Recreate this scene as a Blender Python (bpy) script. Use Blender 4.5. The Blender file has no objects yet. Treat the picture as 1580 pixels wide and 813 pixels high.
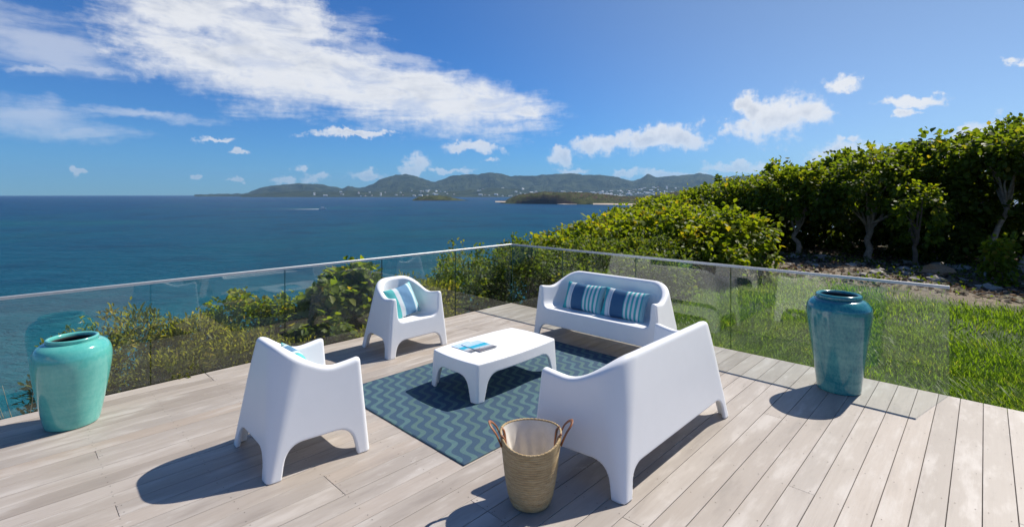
import bpy, math, random
import numpy as np
from mathutils import Vector, Matrix

R = math.radians
sc = bpy.context.scene
COL = sc.collection
random.seed(4)

# ------------------------------------------------------------------ camera
HEAD = 43.884                       # camera heading, degrees from +X (deck boards run along X)
EYE = 1.70
cam_d = bpy.data.cameras.new('camera')
cam_d.sensor_width = 36.0
cam_d.lens = 759 / 1580 * 36
cam_d.shift_y = -(406.5 - 300.0) / 1580
cam_d.clip_start = 0.05
cam_d.clip_end = 60000
cam = bpy.data.objects.new('camera', cam_d)
cam.location = (0, 0, EYE)
cam.rotation_euler = (R(90), 0, R(HEAD - 90))
COL.objects.link(cam)
sc.camera = cam
FWD = np.array([math.cos(R(HEAD)), math.sin(R(HEAD))])
RGT = np.array([math.sin(R(HEAD)), -math.cos(R(HEAD))])

# ------------------------------------------------------------------ light
SUN = Vector((0.777, -0.164, 0.916)).normalized()      # direction towards the sun
SUN_EL = math.asin(SUN.z)
SUN_AZ = math.atan2(SUN.x, SUN.y)                     # clockwise from +Y

sun_d = bpy.data.lights.new('sun', 'SUN')
sun_d.energy = 4.8
sun_d.angle = R(0.53)
sun_d.color = (1.0, 0.94, 0.845)
sun = bpy.data.objects.new('sun', sun_d)
sun.rotation_euler = SUN.to_track_quat('Z', 'Y').to_euler()
sun.location = (20, -4, 30)
COL.objects.link(sun)

sc.view_settings.view_transform = 'Standard'
sc.view_settings.look = 'None'
sc.view_settings.exposure = 0.32
sc.view_settings.gamma = 1.0
sc.view_settings.use_curve_mapping = False
sc.render.engine = 'CYCLES'
sc.cycles.use_denoising = True
sc.cycles.max_bounces = 10
sc.cycles.transparent_max_bounces = 16
sc.cycles.volume_bounces = 0
sc.cycles.sample_clamp_indirect = 6.0


# ------------------------------------------------------------------ shader helper
class NT:
    """small helper around a node tree: math on sockets"""
    def __init__(self, tree):
        self.t = tree
        self.n = tree.nodes
        self.l = tree.links

    def put(self, sock, v):
        if hasattr(v, 'is_output'):
            self.l.new(v, sock)
        elif v is not None:
            if isinstance(v, (tuple, list)) and len(v) == 3 and sock.type == 'RGBA':
                v = (*v, 1)
            sock.default_value = v

    def node(self, kind, inputs=None, **props):
        nd = self.n.new(kind)
        for k, v in props.items():
            setattr(nd, k, v)
        for k, v in (inputs or {}).items():
            self.put(nd.inputs[k], v)
        return nd

    def m(self, op, a, b=None, c=None, clamp=False):
        nd = self.n.new('ShaderNodeMath')
        nd.operation = op
        nd.use_clamp = clamp
        self.put(nd.inputs[0], a)
        if b is not None:
            self.put(nd.inputs[1], b)
        if c is not None:
            self.put(nd.inputs[2], c)
        return nd.outputs[0]

    def vm(self, op, a, b=None, out=0):
        nd = self.n.new('ShaderNodeVectorMath')
        nd.operation = op
        self.put(nd.inputs[0], a)
        if b is not None:
            self.put(nd.inputs[1], b)
        return nd.outputs['Value'] if op in ('DOT_PRODUCT', 'LENGTH', 'DISTANCE') else nd.outputs[0]

    def xyz(self, x=0.0, y=0.0, z=0.0):
        nd = self.n.new('ShaderNodeCombineXYZ')
        self.put(nd.inputs[0], x); self.put(nd.inputs[1], y); self.put(nd.inputs[2], z)
        return nd.outputs[0]

    def sep(self, v):
        nd = self.n.new('ShaderNodeSeparateXYZ')
        self.put(nd.inputs[0], v)
        return nd.outputs

    def noise(self, vec, scale, detail=4.0, rough=0.5, dist=0.0, color=False):
        nd = self.n.new('ShaderNodeTexNoise')
        self.put(nd.inputs['Vector'], vec)
        nd.inputs['Scale'].default_value = scale
        nd.inputs['Detail'].default_value = detail
        nd.inputs['Roughness'].default_value = rough
        nd.inputs['Distortion'].default_value = dist
        return nd.outputs['Color'] if color else nd.outputs['Fac']

    def mapping(self, vec, loc=(0, 0, 0), rot=(0, 0, 0), scale=(1, 1, 1), kind='POINT'):
        nd = self.n.new('ShaderNodeMapping')
        nd.vector_type = kind
        self.put(nd.inputs['Vector'], vec)
        self.put(nd.inputs['Location'], loc)
        nd.inputs['Rotation'].default_value = rot
        nd.inputs['Scale'].default_value = scale
        return nd.outputs[0]

    def step(self, v, lo, hi, a=0.0, b=1.0):
        nd = self.n.new('ShaderNodeMapRange')
        nd.interpolation_type = 'SMOOTHSTEP'
        self.put(nd.inputs[0], v)
        nd.inputs[1].default_value = lo
        nd.inputs[2].default_value = hi
        nd.inputs[3].default_value = a
        nd.inputs[4].default_value = b
        return nd.outputs[0]

    def ramp(self, fac, stops, interp='LINEAR'):
        nd = self.n.new('ShaderNodeValToRGB')
        cr = nd.color_ramp
        cr.interpolation = interp
        while len(cr.elements) > 1:
            cr.elements.remove(cr.elements[-1])
        for i, (p, c) in enumerate(stops):
            e = cr.elements[0] if i == 0 else cr.elements.new(p)
            e.position = p
            e.color = (*c, 1) if len(c) == 3 else c
        self.put(nd.inputs[0], fac)
        return nd.outputs[0]

    def mix(self, fac, a, b, blend='MIX'):
        nd = self.n.new('ShaderNodeMix')
        nd.data_type = 'RGBA'
        nd.blend_type = blend
        nd.clamp_factor = True
        self.put(nd.inputs[0], fac)
        self.put(nd.inputs[6], a)
        self.put(nd.inputs[7], b)
        return nd.outputs[2]

    def bump(self, h, strength=0.3, dist=0.01, normal=None):
        nd = self.n.new('ShaderNodeBump')
        nd.inputs['Strength'].default_value = strength
        nd.inputs['Distance'].default_value = dist
        self.put(nd.inputs['Height'], h)
        if normal is not None:
            self.put(nd.inputs['Normal'], normal)
        return nd.outputs[0]


def material(name):
    m = bpy.data.materials.new(name)
    m.use_nodes = True
    t = NT(m.node_tree)
    b = m.node_tree.nodes['Principled BSDF']
    out = m.node_tree.nodes['Material Output']
    return m, t, b, out


def obj_coord(t):
    return t.node('ShaderNodeTexCoord').outputs['Object']


def geo_pos(t):
    return t.node('ShaderNodeNewGeometry').outputs['Position']


# ------------------------------------------------------------------ world: sky with clouds
world = bpy.data.worlds.new('World')
sc.world = world
world.use_nodes = True
w = NT(world.node_tree)
bg = world.node_tree.nodes['Background']
sky = w.node('ShaderNodeTexSky', sky_type='NISHITA', sun_disc=False)
sky.sun_elevation = SUN_EL
sky.sun_rotation = SUN_AZ
sky.air_density = 1.0
sky.dust_density = 0.0
sky.ozone_density = 3.0
SKY_STRENGTH = 0.105
SKY_FAR, SKY_NEAR = (0.215, 0.48, 0.82), (0.87, 0.78, 0.74)

direction = w.node('ShaderNodeTexCoord').outputs['Generated']
direction = w.vm('NORMALIZE', direction)
dx = w.vm('DOT_PRODUCT', direction, (RGT[0], RGT[1], 0))
dy = w.vm('DOT_PRODUCT', direction, (FWD[0], FWD[1], 0))
dz = w.sep(direction)[2]
az = w.m('ARCTAN2', dx, w.m('ABSOLUTE', dy))          # the far half of the sky mirrors the near half
el = w.m('ARCSINE', dz)
sph = w.xyz(az, el, 0)


def azel(px, py):
    a = math.atan((px - 790) / 759)
    return a, math.atan((300 - py) / 759 * math.cos(a))


# heaps of white cloud: centre and half sizes given as bearing / elevation, roughly from sight lines
def ell(t, vec, px, py, hw, hh, rot=0.0):
    a, e = azel(px, py)
    ca = math.cos(a)
    return t.vm('LENGTH', t.mapping(vec, (a, e, 0), (0, 0, R(rot)),
                                    (hw / 759 * ca * ca, hh / 759 * ca, 1), 'TEXTURE'))


warp1 = w.vm('SUBTRACT', w.noise(sph, 7.0, 6, 0.55, color=True), (0.5, 0.5, 0.5))
warp2 = w.vm('SUBTRACT', w.noise(sph, 38.0, 5, 0.6, color=True), (0.5, 0.5, 0.5))
cum_vec = w.vm('ADD', sph, w.vm('MULTIPLY', warp2, (0.060, 0.040, 0)))
cum_vec = w.vm('ADD', cum_vec, w.vm('MULTIPLY', warp1, (0.08, 0.035, 0)))
CUMULUS = [(1160, 198, 46, 20, 0), (1205, 185, 62, 33, 8), (1250, 176, 42, 22, 0), (1160, 172, 28, 26, 0),
           (1290, 132, 36, 13, -6), (1000, 213, 74, 19, 6), (930, 224, 58, 15, 4), (1052, 212, 42, 20, 0),
           (866, 240, 26, 15, 8), (1402, 159, 60, 9, 0), (1398, 176, 20, 7, 0), (1290, 240, 56, 17, 6),
           (1318, 219, 20, 6, 0), (1520, 208, 50, 17, 28), (1425, 228, 26, 10, 0), (1570, 98, 16, 10, 0),
           (1140, 256, 56, 9, 0), (648, 250, 20, 17, 0), (640, 265, 22, 12, 0), (733, 226, 42, 9, 0), (468, 255, 13, 9, 0),
           (570, 271, 26, 8, 0), (437, 277, 20, 6, 0), (490, 272, 22, 8, 0), (362, 278, 12, 5, 0),
           (118, 266, 9, 9, 0), (305, 274, 11, 5, 0), (968, 268, 26, 8, 0), (755, 244, 13, 5, 0), (880, 262, 26, 6, 0),
           (340, 219, 30, 5, 0), (368, 236, 18, 5, 0), (545, 205, 80, 6, 2), (700, 262, 40, 5, 0), (1040, 268, 60, 7, 0)]
dmin = None
for c in CUMULUS:
    d = ell(w, cum_vec, *c)
    dmin = d if dmin is None else w.m('MINIMUM', dmin, d)
fluff = w.noise(sph, 60.0, 8, 0.62)
fluff_lo = w.noise(sph, 22.0, 6, 0.6)
cum_val = w.m('ADD', dmin, w.m('MULTIPLY', w.m('SUBTRACT', fluff_lo, 0.5), -1.7))
cum_val = w.m('ADD', cum_val, w.m('MULTIPLY', w.m('SUBTRACT', fluff, 0.5), -1.1))
cum = w.step(cum_val, 1.22, 0.50)

# torn, wind-drawn sheet across the upper left
str_vec = w.vm('ADD', sph, w.vm('MULTIPLY', warp1, (0.17, 0.075, 0)))
str_vec = w.vm('ADD', str_vec, w.vm('MULTIPLY', warp2, (0.055, 0.022, 0)))
STRATUS = [(300, -20, 165, 90, -10), (400, 60, 140, 85, -22), (500, 112, 200, 66, -14), (640, 148, 180, 46, -13),
           (745, 164, 110, 36, -8), (310, 92, 140, 44, -8), (812, 178, 44, 16, -8), (470, 40, 60, 50, 0)]
THIN = [(70, 60, 190, 45, -4), (60, 178, 150, 30, -5), (230, 176, 130, 10, -2), (120, 102, 110, 8, -2),
        (120, 205, 110, 14, 3), (30, 97, 60, 6, 0), (430, 20, 150, 20, 4), (600, 85, 110, 14, -14), (480, 158, 120, 11, -6)]
smin = tmin = None
for c in STRATUS:
    d = ell(w, str_vec, *c)
    smin = d if smin is None else w.m('MINIMUM', smin, d)
for c in THIN:
    d = ell(w, str_vec, *c)
    tmin = d if tmin is None else w.m('MINIMUM', tmin, d)
drawn = w.mapping(sph, (0, 0, 0), (0, 0, R(14)), (7, 30, 1))
wisps = w.noise(drawn, 1.0, 9, 0.62, 0.35)
s_val = w.m('ADD', smin, w.m('MULTIPLY', w.m('SUBTRACT', wisps, 0.5), -1.6))
s_val = w.m('ADD', s_val, w.m('MULTIPLY', w.m('SUBTRACT', fluff, 0.5), -0.55))
strat = w.m('MULTIPLY', w.step(s_val, 1.30, 0.42), w.step(w.noise(w.mapping(sph, (3, 1, 0), (0, 0, R(12)), (10, 30, 1)), 1.0, 7, 0.62, 0.6), 0.30, 0.56, 0.66, 1.0))
t_val = w.m('ADD', tmin, w.m('MULTIPLY', w.m('SUBTRACT', wisps, 0.5), -2.4))
thin = w.m('MULTIPLY', w.step(t_val, 1.25, 0.1), 0.5)
cover = w.m('MAXIMUM', w.m('MAXIMUM', cum, strat), thin)
cover = w.m('MULTIPLY', cover, w.step(el, -0.005, 0.02))
cover = w.m('MULTIPLY', cover, w.step(el, 0.95, 0.6))
low_fade = w.step(el, 0.0, 0.16, 0.42, 0.94)            # low clouds sink into the sea air
cover = w.m('MULTIPLY', cover, low_fade)
# brightness: thick parts grey slightly, edges stay white
body_tex = w.noise(w.vm('ADD', sph, w.vm('MULTIPLY', warp2, (0.03, 0.03, 0))), 16.0, 6, 0.6)
cum_shade = w.m('MULTIPLY', w.step(cum_val, 0.85, -0.2), w.step(body_tex, 0.36, 0.58))
str_shade = w.m('MULTIPLY', w.step(s_val, 0.7, -0.4), w.step(w.m('ADD', w.m('MULTIPLY', body_tex, 0.5), w.m('MULTIPLY', wisps, 0.5)), 0.38, 0.60))
shade = w.m('MAXIMUM', w.m('MULTIPLY', cum_shade, 0.75), w.m('MULTIPLY', str_shade, 0.85))
cloud_col = w.mix(shade, (6.9, 6.95, 7.05), (4.3, 4.6, 5.2))
sun_dot = w.step(w.vm('DOT_PRODUCT', direction, tuple(SUN)), 0.45, 0.97)   # deep clear blue away from the sun, paler towards it
clear = w.mix(1.0, sky.outputs[0], w.mix(sun_dot, SKY_FAR, SKY_NEAR), 'MULTIPLY')
sky_col = w.mix(cover, clear, cloud_col)
w.put(bg.inputs['Color'], sky_col)
bg.inputs['Strength'].default_value = SKY_STRENGTH


# ------------------------------------------------------------------ mesh helpers
def link(o, parent=None):
    COL.objects.link(o)
    if parent is not None:
        o.parent = parent
    return o


def new_mesh(name, V, F, smooth=False):
    """V (n,3); F list of index arrays of equal-width faces (each (k,3) or (k,4)) or python list of faces"""
    me = bpy.data.meshes.new(name)
    V = np.asarray(V, np.float32)
    if isinstance(F, np.ndarray):
        F = [F]
    if len(F) and isinstance(F[0], np.ndarray):
        tot = np.concatenate([np.full(len(f), f.shape[1], np.int32) for f in F])
        idx = np.concatenate([f.astype(np.int32).ravel() for f in F])
        me.vertices.add(len(V))
        me.vertices.foreach_set('co', V.ravel())
        me.loops.add(len(idx))
        me.loops.foreach_set('vertex_index', idx)
        me.polygons.add(len(tot))
        st = np.concatenate([[0], np.cumsum(tot)[:-1]]).astype(np.int32)
        me.polygons.foreach_set('loop_start', st)
        me.update(calc_edges=True)
        me.validate()
    else:
        me.from_pydata([tuple(v) for v in V], [], F)
        me.update()
    if smooth:
        me.polygons.foreach_set('use_smooth', np.ones(len(me.polygons), bool))
    return me


def obj(name, me, mat=None, parent=None):
    o = bpy.data.objects.new(name, me)
    if mat is not None and not me.materials:
        me.materials.append(mat)
    return link(o, parent)


def empty(name, loc=(0, 0, 0), rz=0.0):
    o = bpy.data.objects.new(name, None)
    o.empty_display_size = 0.1
    o.location = loc
    o.rotation_euler = (0, 0, rz)
    return link(o)


def tag(o, label=None, cat=None, group=None, kind=None):
    if label:
        o['label'] = label
    if cat:
        o['category'] = cat
    if group:
        o['group'] = group
    if kind:
        o['kind'] = kind
    return o


def copy_tree(o, parent=None):
    c = o.copy()
    COL.objects.link(c)
    if parent is not None:
        c.parent = parent
    for ch in list(o.children):
        copy_tree(ch, c)
    return c


def attr(me, name, values, domain='POINT'):
    a = me.attributes.new(name, 'FLOAT', domain)
    a.data.foreach_set('value', np.asarray(values, np.float32))


def box_mesh(name, x0, x1, y0, y1, z0, z1, bev=0.0):
    b = bev
    if b <= 0:
        V = [(x, y, z) for z in (z0, z1) for x, y in ((x0, y0), (x1, y0), (x1, y1), (x0, y1))]
        F = [[3, 2, 1, 0], [4, 5, 6, 7], [0, 1, 5, 4], [1, 2, 6, 5], [2, 3, 7, 6], [3, 0, 4, 7]]
        return new_mesh(name, V, F)
    V = []
    for z, i in ((z0, 0), (z1 - b, 0), (z1, b)):
        V += [(x0 + i, y0 + i, z), (x1 - i, y0 + i, z), (x1 - i, y1 - i, z), (x0 + i, y1 - i, z)]
    F = [[3, 2, 1, 0], [8, 9, 10, 11]]
    for k in (0, 4):
        for j in range(4):
            a, c = k + j, k + (j + 1) % 4
            F.append([a, c, c + 4, a + 4])
    return new_mesh(name, V, F)


def tube(path, radii, n=8, cap=True, squash=None):
    """swept tube; path (k,3), radii (k,) ; squash=(sx, sy) makes a strap"""
    P = np.asarray(path, float)
    k = len(P)
    r = np.broadcast_to(np.asarray(radii, float), (k,))
    T = np.gradient(P, axis=0)
    T /= np.linalg.norm(T, axis=1)[:, None] + 1e-9
    up = np.array([0.0, 0, 1.0])
    if abs(T[0] @ up) > 0.9:
        up = np.array([1.0, 0.1, 0])
    U = np.zeros_like(P)
    u = up - T[0] * (T[0] @ up)
    u /= np.linalg.norm(u)
    for i in range(k):
        u = u - T[i] * (T[i] @ u)
        u /= np.linalg.norm(u) + 1e-9
        U[i] = u
    W = np.cross(T, U)
    a = np.linspace(0, 2 * np.pi, n, endpoint=False)
    sx, sy = squash or (1, 1)
    V = P[:, None] + r[:, None, None] * (sx * np.cos(a)[None, :, None] * U[:, None] + sy * np.sin(a)[None, :, None] * W[:, None])
    V = V.reshape(-1, 3)
    i, j = np.meshgrid(np.arange(k - 1), np.arange(n), indexing='ij')
    q = np.stack([i * n + j, i * n + (j + 1) % n, (i + 1) * n + (j + 1) % n, (i + 1) * n + j], -1).reshape(-1, 4)
    F = [q]
    if cap:
        c0, c1 = len(V), len(V) + 1
        V = np.vstack([V, P[0], P[-1]])
        jj = np.arange(n)
        F.append(np.stack([np.full(n, c0), (jj + 1) % n, jj], -1))
        b = (k - 1) * n
        F.append(np.stack([np.full(n, c1), b + jj, b + (jj + 1) % n], -1))
    return V, F


def join(parts):
    """list of (V, [F...]) -> one (V, [F...])"""
    Vs, Fs, off = [], [], 0
    for V, F in parts:
        Vs.append(np.asarray(V))
        for f in (F if isinstance(F, list) else [F]):
            Fs.append(f + off)
        off += len(V)
    return np.vstack(Vs), Fs


def lathe(prof, n=64, close=False):
    prof = np.asarray(prof, float)
    k = len(prof)
    a = np.linspace(0, 2 * np.pi, n, endpoint=False)
    V = np.stack([prof[:, None, 0] * np.cos(a), prof[:, None, 0] * np.sin(a), np.broadcast_to(prof[:, None, 1], (k, n))], -1).reshape(-1, 3)
    i, j = np.meshgrid(np.arange(k - 1), np.arange(n), indexing='ij')
    q = np.stack([i * n + j, i * n + (j + 1) % n, (i + 1) * n + (j + 1) % n, (i + 1) * n + j], -1).reshape(-1, 4)
    return V, [q]


def vnoise(p, seed=0):
    """cheap smooth value noise on (n,2|3) points, about -1..1"""
    p = np.asarray(p, float)
    d = p.shape[1]
    i = np.floor(p).astype(np.int64)
    f = p - i
    f = f * f * (3 - 2 * f)
    out = np.zeros(len(p))
    for c in range(2 ** d):
        wgt = np.ones(len(p))
        h = np.full(len(p), seed * 7919 + 13, np.int64)
        for k in range(d):
            b = (c >> k) & 1
            wgt *= f[:, k] if b else 1 - f[:, k]
            h = (h * 1103515245 + (i[:, k] + b) * (374761393 + 2 * k * 668265263)) & 0x7fffffff
        h = (h ^ (h >> 13)) * 1274126177 & 0x7fffffff
        h = h ^ (h >> 16)
        out += wgt * ((h & 0xffff) / 32767.5 - 1)
    return out


def fbm(p, seed=0, octv=4, gain=0.5):
    p = np.asarray(p, float)
    o, a = 0, 1.0
    for k in range(octv):
        o = o + a * vnoise(p * 2 ** k + 17.3 * k, seed + k)
        a *= gain
    return o


# ------------------------------------------------------------------ materials
def mat_plain(name, col, rough=0.5, metal=0.0, noise_scale=None, noise_amt=0.15, bump=0.0, bump_scale=60, spec=0.5):
    m, t, b, out = material(name)
    c = obj_coord(t)
    if noise_scale:
        f = t.noise(c, noise_scale, 5, 0.6)
        lo = tuple(x * (1 - noise_amt) for x in col)
        hi = tuple(min(1, x * (1 + noise_amt)) for x in col)
        t.put(b.inputs['Base Color'], t.ramp(f, [(0.3, lo), (0.7, hi)]))
    else:
        b.inputs['Base Color'].default_value = (*col, 1)
    b.inputs['Roughness'].default_value = rough
    b.inputs['Metallic'].default_value = metal
    b.inputs['Specular IOR Level'].default_value = spec
    if bump:
        t.put(b.inputs['Normal'], t.bump(t.noise(c, bump_scale, 4, 0.6), bump, 0.004))
    return m


def mat_wood():
    m, t, b, out = material('weathered decking timber')
    p = geo_pos(t)
    rnd = t.node('ShaderNodeObjectInfo').outputs['Random']
    off = t.xyz(t.m('MULTIPLY', rnd, 91.0), t.m('MULTIPLY', rnd, 37.0), 0)
    v = t.vm('ADD', p, off)
    grain = t.noise(t.mapping(v, scale=(1.2, 34, 1)), 1.6, 7, 0.62, 0.35)
    fine = t.noise(t.mapping(v, scale=(5, 260, 1)), 1.0, 4, 0.6)
    blot = t.noise(t.mapping(v, scale=(1.5, 6, 1)), 1.1, 5, 0.6)
    base = t.ramp(rnd, [(0.0, (0.315, 0.270, 0.230)), (0.3, (0.40, 0.348, 0.300)), (0.55, (0.35, 0.308, 0.270)),
                        (0.8, (0.43, 0.380, 0.335)), (1.0, (0.375, 0.305, 0.245))])
    c = t.mix(t.step(grain, 0.42, 0.75), base, t.mix(0.5, base, (0.33, 0.28, 0.235)))
    c = t.mix(t.m('MULTIPLY', t.step(blot, 0.48, 0.68), 0.7), c, (0.52, 0.475, 0.43))
    c = t.mix(t.m('MULTIPLY', t.step(blot, 0.47, 0.28), 0.6), c, (0.25, 0.215, 0.185))
    c = t.mix(t.m('MULTIPLY', t.step(fine, 0.5, 0.8), 0.25), c, (0.30, 0.26, 0.22))
    # scuffs and salt marks
    sc1 = t.noise(t.mapping(p, scale=(9, 22, 1)), 1.0, 6, 0.7)
    sc2 = t.noise(t.mapping(p, scale=(0.7, 0.9, 1)), 1.0, 2, 0.5)
    scf = t.m('MULTIPLY', t.step(sc1, 0.56, 0.66), t.step(sc2, 0.55, 0.68))
    c = t.mix(t.m('MULTIPLY', scf, 0.55), c, (0.70, 0.68, 0.65))
    t.put(b.inputs['Base Color'], c)
    b.inputs['Roughness'].default_value = 0.52
    b.inputs['Specular IOR Level'].default_value = 0.6
    t.put(b.inputs['Normal'], t.bump(t.m('ADD', grain, t.m('MULTIPLY', fine, 0.5)), 0.25, 0.002))
    return m


def mat_glass():
    m, t, b, out = material('clear balustrade glass')
    m.node_tree.nodes.remove(b)
    g = t.node('ShaderNodeNewGeometry')
    c = t.m('ABSOLUTE', t.vm('DOT_PRODUCT', g.outputs['Incoming'], g.outputs['Normal']))
    fr = t.m('ADD', 0.046, t.m('MULTIPLY', t.m('POWER', t.m('SUBTRACT', 1.0, c), 5.0), 0.954))
    tr = t.node('ShaderNodeBsdfTransparent', {'Color': (0.955, 0.98, 0.97)})
    gl = t.node('ShaderNodeBsdfGlossy', {'Color': (1, 1, 1), 'Roughness': 0.0})
    mx = t.node('ShaderNodeMixShader', {0: fr, 1: tr.outputs[0], 2: gl.outputs[0]})
    # thin film of salt dust and dried drops
    p = obj_coord(t)
    spots = t.node('ShaderNodeTexVoronoi', {'Vector': p, 'Scale': 26.0})
    dots = t.m('MULTIPLY', t.step(spots.outputs['Distance'], 0.13, 0.05), t.step(t.noise(p, 1.7, 3, 0.6), 0.5, 0.62))
    film = t.m('ADD', t.m('MULTIPLY', dots, 0.16), t.m('MULTIPLY', t.step(t.noise(p, 2.3, 5, 0.6), 0.35, 0.75), 0.022))
    df = t.node('ShaderNodeBsdfDiffuse', {'Color': (0.8, 0.8, 0.78)})
    mx2 = t.node('ShaderNodeMixShader', {0: film, 1: mx.outputs[0], 2: df.outputs[0]})
    t.l.new(mx2.outputs[0], out.inputs['Surface'])
    return m


def mat_leaf(name, dark, mid, light, young, gloss=0.42):
    m, t, b, out = material(name)
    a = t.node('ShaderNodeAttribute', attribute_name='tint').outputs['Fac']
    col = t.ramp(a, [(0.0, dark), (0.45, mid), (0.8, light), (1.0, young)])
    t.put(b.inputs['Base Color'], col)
    b.inputs['Roughness'].default_value = gloss
    b.inputs['Specular IOR Level'].default_value = 0.25
    tl = t.node('ShaderNodeBsdfTranslucent', {'Color': t.mix(1.0, col, (2.3, 2.1, 0.6) if 'dry' not in name else (0.6, 0.5, 0.4), 'MULTIPLY')})
    mx = t.node('ShaderNodeMixShader', {0: 0.56, 1: b.outputs[0], 2: tl.outputs[0]})
    t.l.new(mx.outputs[0], out.inputs['Surface'])
    return m


def mat_sea():
    m, t, b, out = material('tropical sea water')
    p = geo_pos(t)
    d = t.vm('LENGTH', t.vm('SUBTRACT', p, (0, 0, -25)))
    warp = t.m('MULTIPLY', t.m('SUBTRACT', t.noise(p, 0.004, 4, 0.6), 0.5), 0.9)
    dl = t.m('ADD', t.m('LOGARITHM', d, 10.0), warp)
    col = t.ramp(t.step(dl, 1.4, 3.9), [(0.0, (0.004, 0.135, 0.145)), (0.16, (0.003, 0.095, 0.125)), (0.32, (0.002, 0.064, 0.108)),
                                        (0.55, (0.002, 0.056, 0.112)), (0.8, (0.002, 0.046, 0.115)), (1.0, (0.001, 0.034, 0.100))])
    # reef and weed patches on the bottom
    patch = t.noise(t.mapping(p, scale=(1, 1, 0)), 0.018, 6, 0.6, 0.3)
    col = t.mix(t.m('MULTIPLY', t.step(patch, 0.46, 0.66), 0.55), col, (0.003, 0.032, 0.072))
    patch2 = t.noise(t.mapping(p, loc=(300, 80, 0), scale=(1, 1, 0)), 0.0045, 5, 0.55, 0.3)
    col = t.mix(t.m('MULTIPLY', t.step(patch2, 0.5, 0.7), 0.6), col, (0.004, 0.082, 0.105))
    t.put(b.inputs['Base Color'], col)
    b.inputs['Roughness'].default_value = 0.16
    b.inputs['IOR'].default_value = 1.33
    b.inputs['Specular IOR Level'].default_value = 0.085
    # wind waves: crests run across the swell direction
    uu = t.vm('DOT_PRODUCT', p, (RGT[0], RGT[1], 0))
    vv = t.vm('DOT_PRODUCT', p, (FWD[0], FWD[1], 0))
    wv = t.xyz(t.m('MULTIPLY', uu, 0.42), t.m('ADD', vv, t.m('MULTIPLY', uu, 0.12)), 0)
    n1 = t.noise(wv, 0.14, 6, 0.66, 0.5)
    n2 = t.noise(wv, 0.7, 5, 0.66, 0.4)
    n3 = t.noise(t.xyz(t.m('MULTIPLY', uu, 0.25), vv, 0), 0.02, 5, 0.6, 0.3)
    h = t.m('ADD', t.m('ADD', n1, t.m('MULTIPLY', n2, 0.45)), t.m('MULTIPLY', n3, 2.4))
    facet_shade = t.m('ADD', t.m('MULTIPLY', n1, 0.6), t.m('MULTIPLY', n2, 0.4))  # ripple light and dark painted into the water colour, following the waves
    col = t.mix(t.m('MULTIPLY', t.step(facet_shade, 0.50, 0.64), 0.55), col, t.mix(0.55, col, (0.001, 0.018, 0.040)))
    col = t.mix(t.m('MULTIPLY', t.step(facet_shade, 0.47, 0.34), 0.5), col, t.mix(0.35, col, (0.010, 0.16, 0.21)))
    t.put(b.inputs['Base Color'], col)
    nb = t.bump(h, 0.9, 2.0)
    g = t.node('ShaderNodeNewGeometry')
    c = t.m('ABSOLUTE', t.vm('DOT_PRODUCT', g.outputs['Incoming'], nb))
    # a rough sea never mirrors fully at low angles
    fac = t.m('ADD', 0.02, t.m('MULTIPLY', t.m('POWER', t.m('SUBTRACT', 1.0, c, clamp=True), 4.0), 0.22))
    df = t.node('ShaderNodeBsdfDiffuse', {'Color': col, 'Normal': nb})
    gl = t.node('ShaderNodeBsdfGlossy', {'Color': (1, 1, 1), 'Roughness': 0.22, 'Normal': nb})
    mx = t.node('ShaderNodeMixShader', {0: fac, 1: df.outputs[0], 2: gl.outputs[0]})
    t.l.new(mx.outputs[0], out.inputs['Surface'])
    return m


M = {}
M['glass_edge'] = mat_plain('polished green glass edge', (0.03, 0.07, 0.055), 0.25)
M['wood'] = mat_wood()
M['glass'] = mat_glass()
M['sea'] = mat_sea()
M['alu'] = mat_plain('brushed aluminium cap rail', (0.50, 0.51, 0.52), 0.5, 0.7, 30, 0.06)
M['dark_metal'] = mat_plain('dark steel channel', (0.10, 0.105, 0.10), 0.5, 0.4)
M['plastic'] = mat_plain('white moulded resin', (0.86, 0.86, 0.86), 0.42, 0, 8, 0.012, 0.05, 420, 0.42)
M['screw'] = mat_plain('dull screw heads', (0.15, 0.125, 0.11), 0.5, 0.5)
M['joist'] = mat_plain('dark joist timber', (0.14, 0.11, 0.09), 0.8, 0, 20, 0.2)  # joists under the boards, a darker timber than the decking

# ------------------------------------------------------------------ land, sea
SEA_Z = -25.0
FAR = 14000.0
a = np.linspace(0, 2 * np.pi, 128, endpoint=False)
rings = [0, 60, 200, 800, 3000, 8000, FAR]
V = [(0, 0, SEA_Z)]
for r in rings[1:]:
    V += [(r * math.cos(x), r * math.sin(x), SEA_Z) for x in a]
F = [np.stack([np.zeros(128, int), 1 + np.arange(128), 1 + (np.arange(128) + 1) % 128], -1)]
for k in range(len(rings) - 2):
    j = np.arange(128)
    o1, o2 = 1 + k * 128, 1 + (k + 1) * 128
    F.append(np.stack([o1 + j, o2 + j, o2 + (j + 1) % 128, o1 + (j + 1) % 128], -1))
sea = obj('sea', new_mesh('sea', V, F), M['sea'])
tag(sea, 'blue and turquoise sea reaching the horizon', 'sea', kind='structure')

DX1 = 5.555        # deck edge on the lawn side
DY1 = 5.36         # deck edge on the sea side


def edge_y(x):
    return np.where(x < 6, 5.15, 5.15 + 0.42 * (x - 6))


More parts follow.
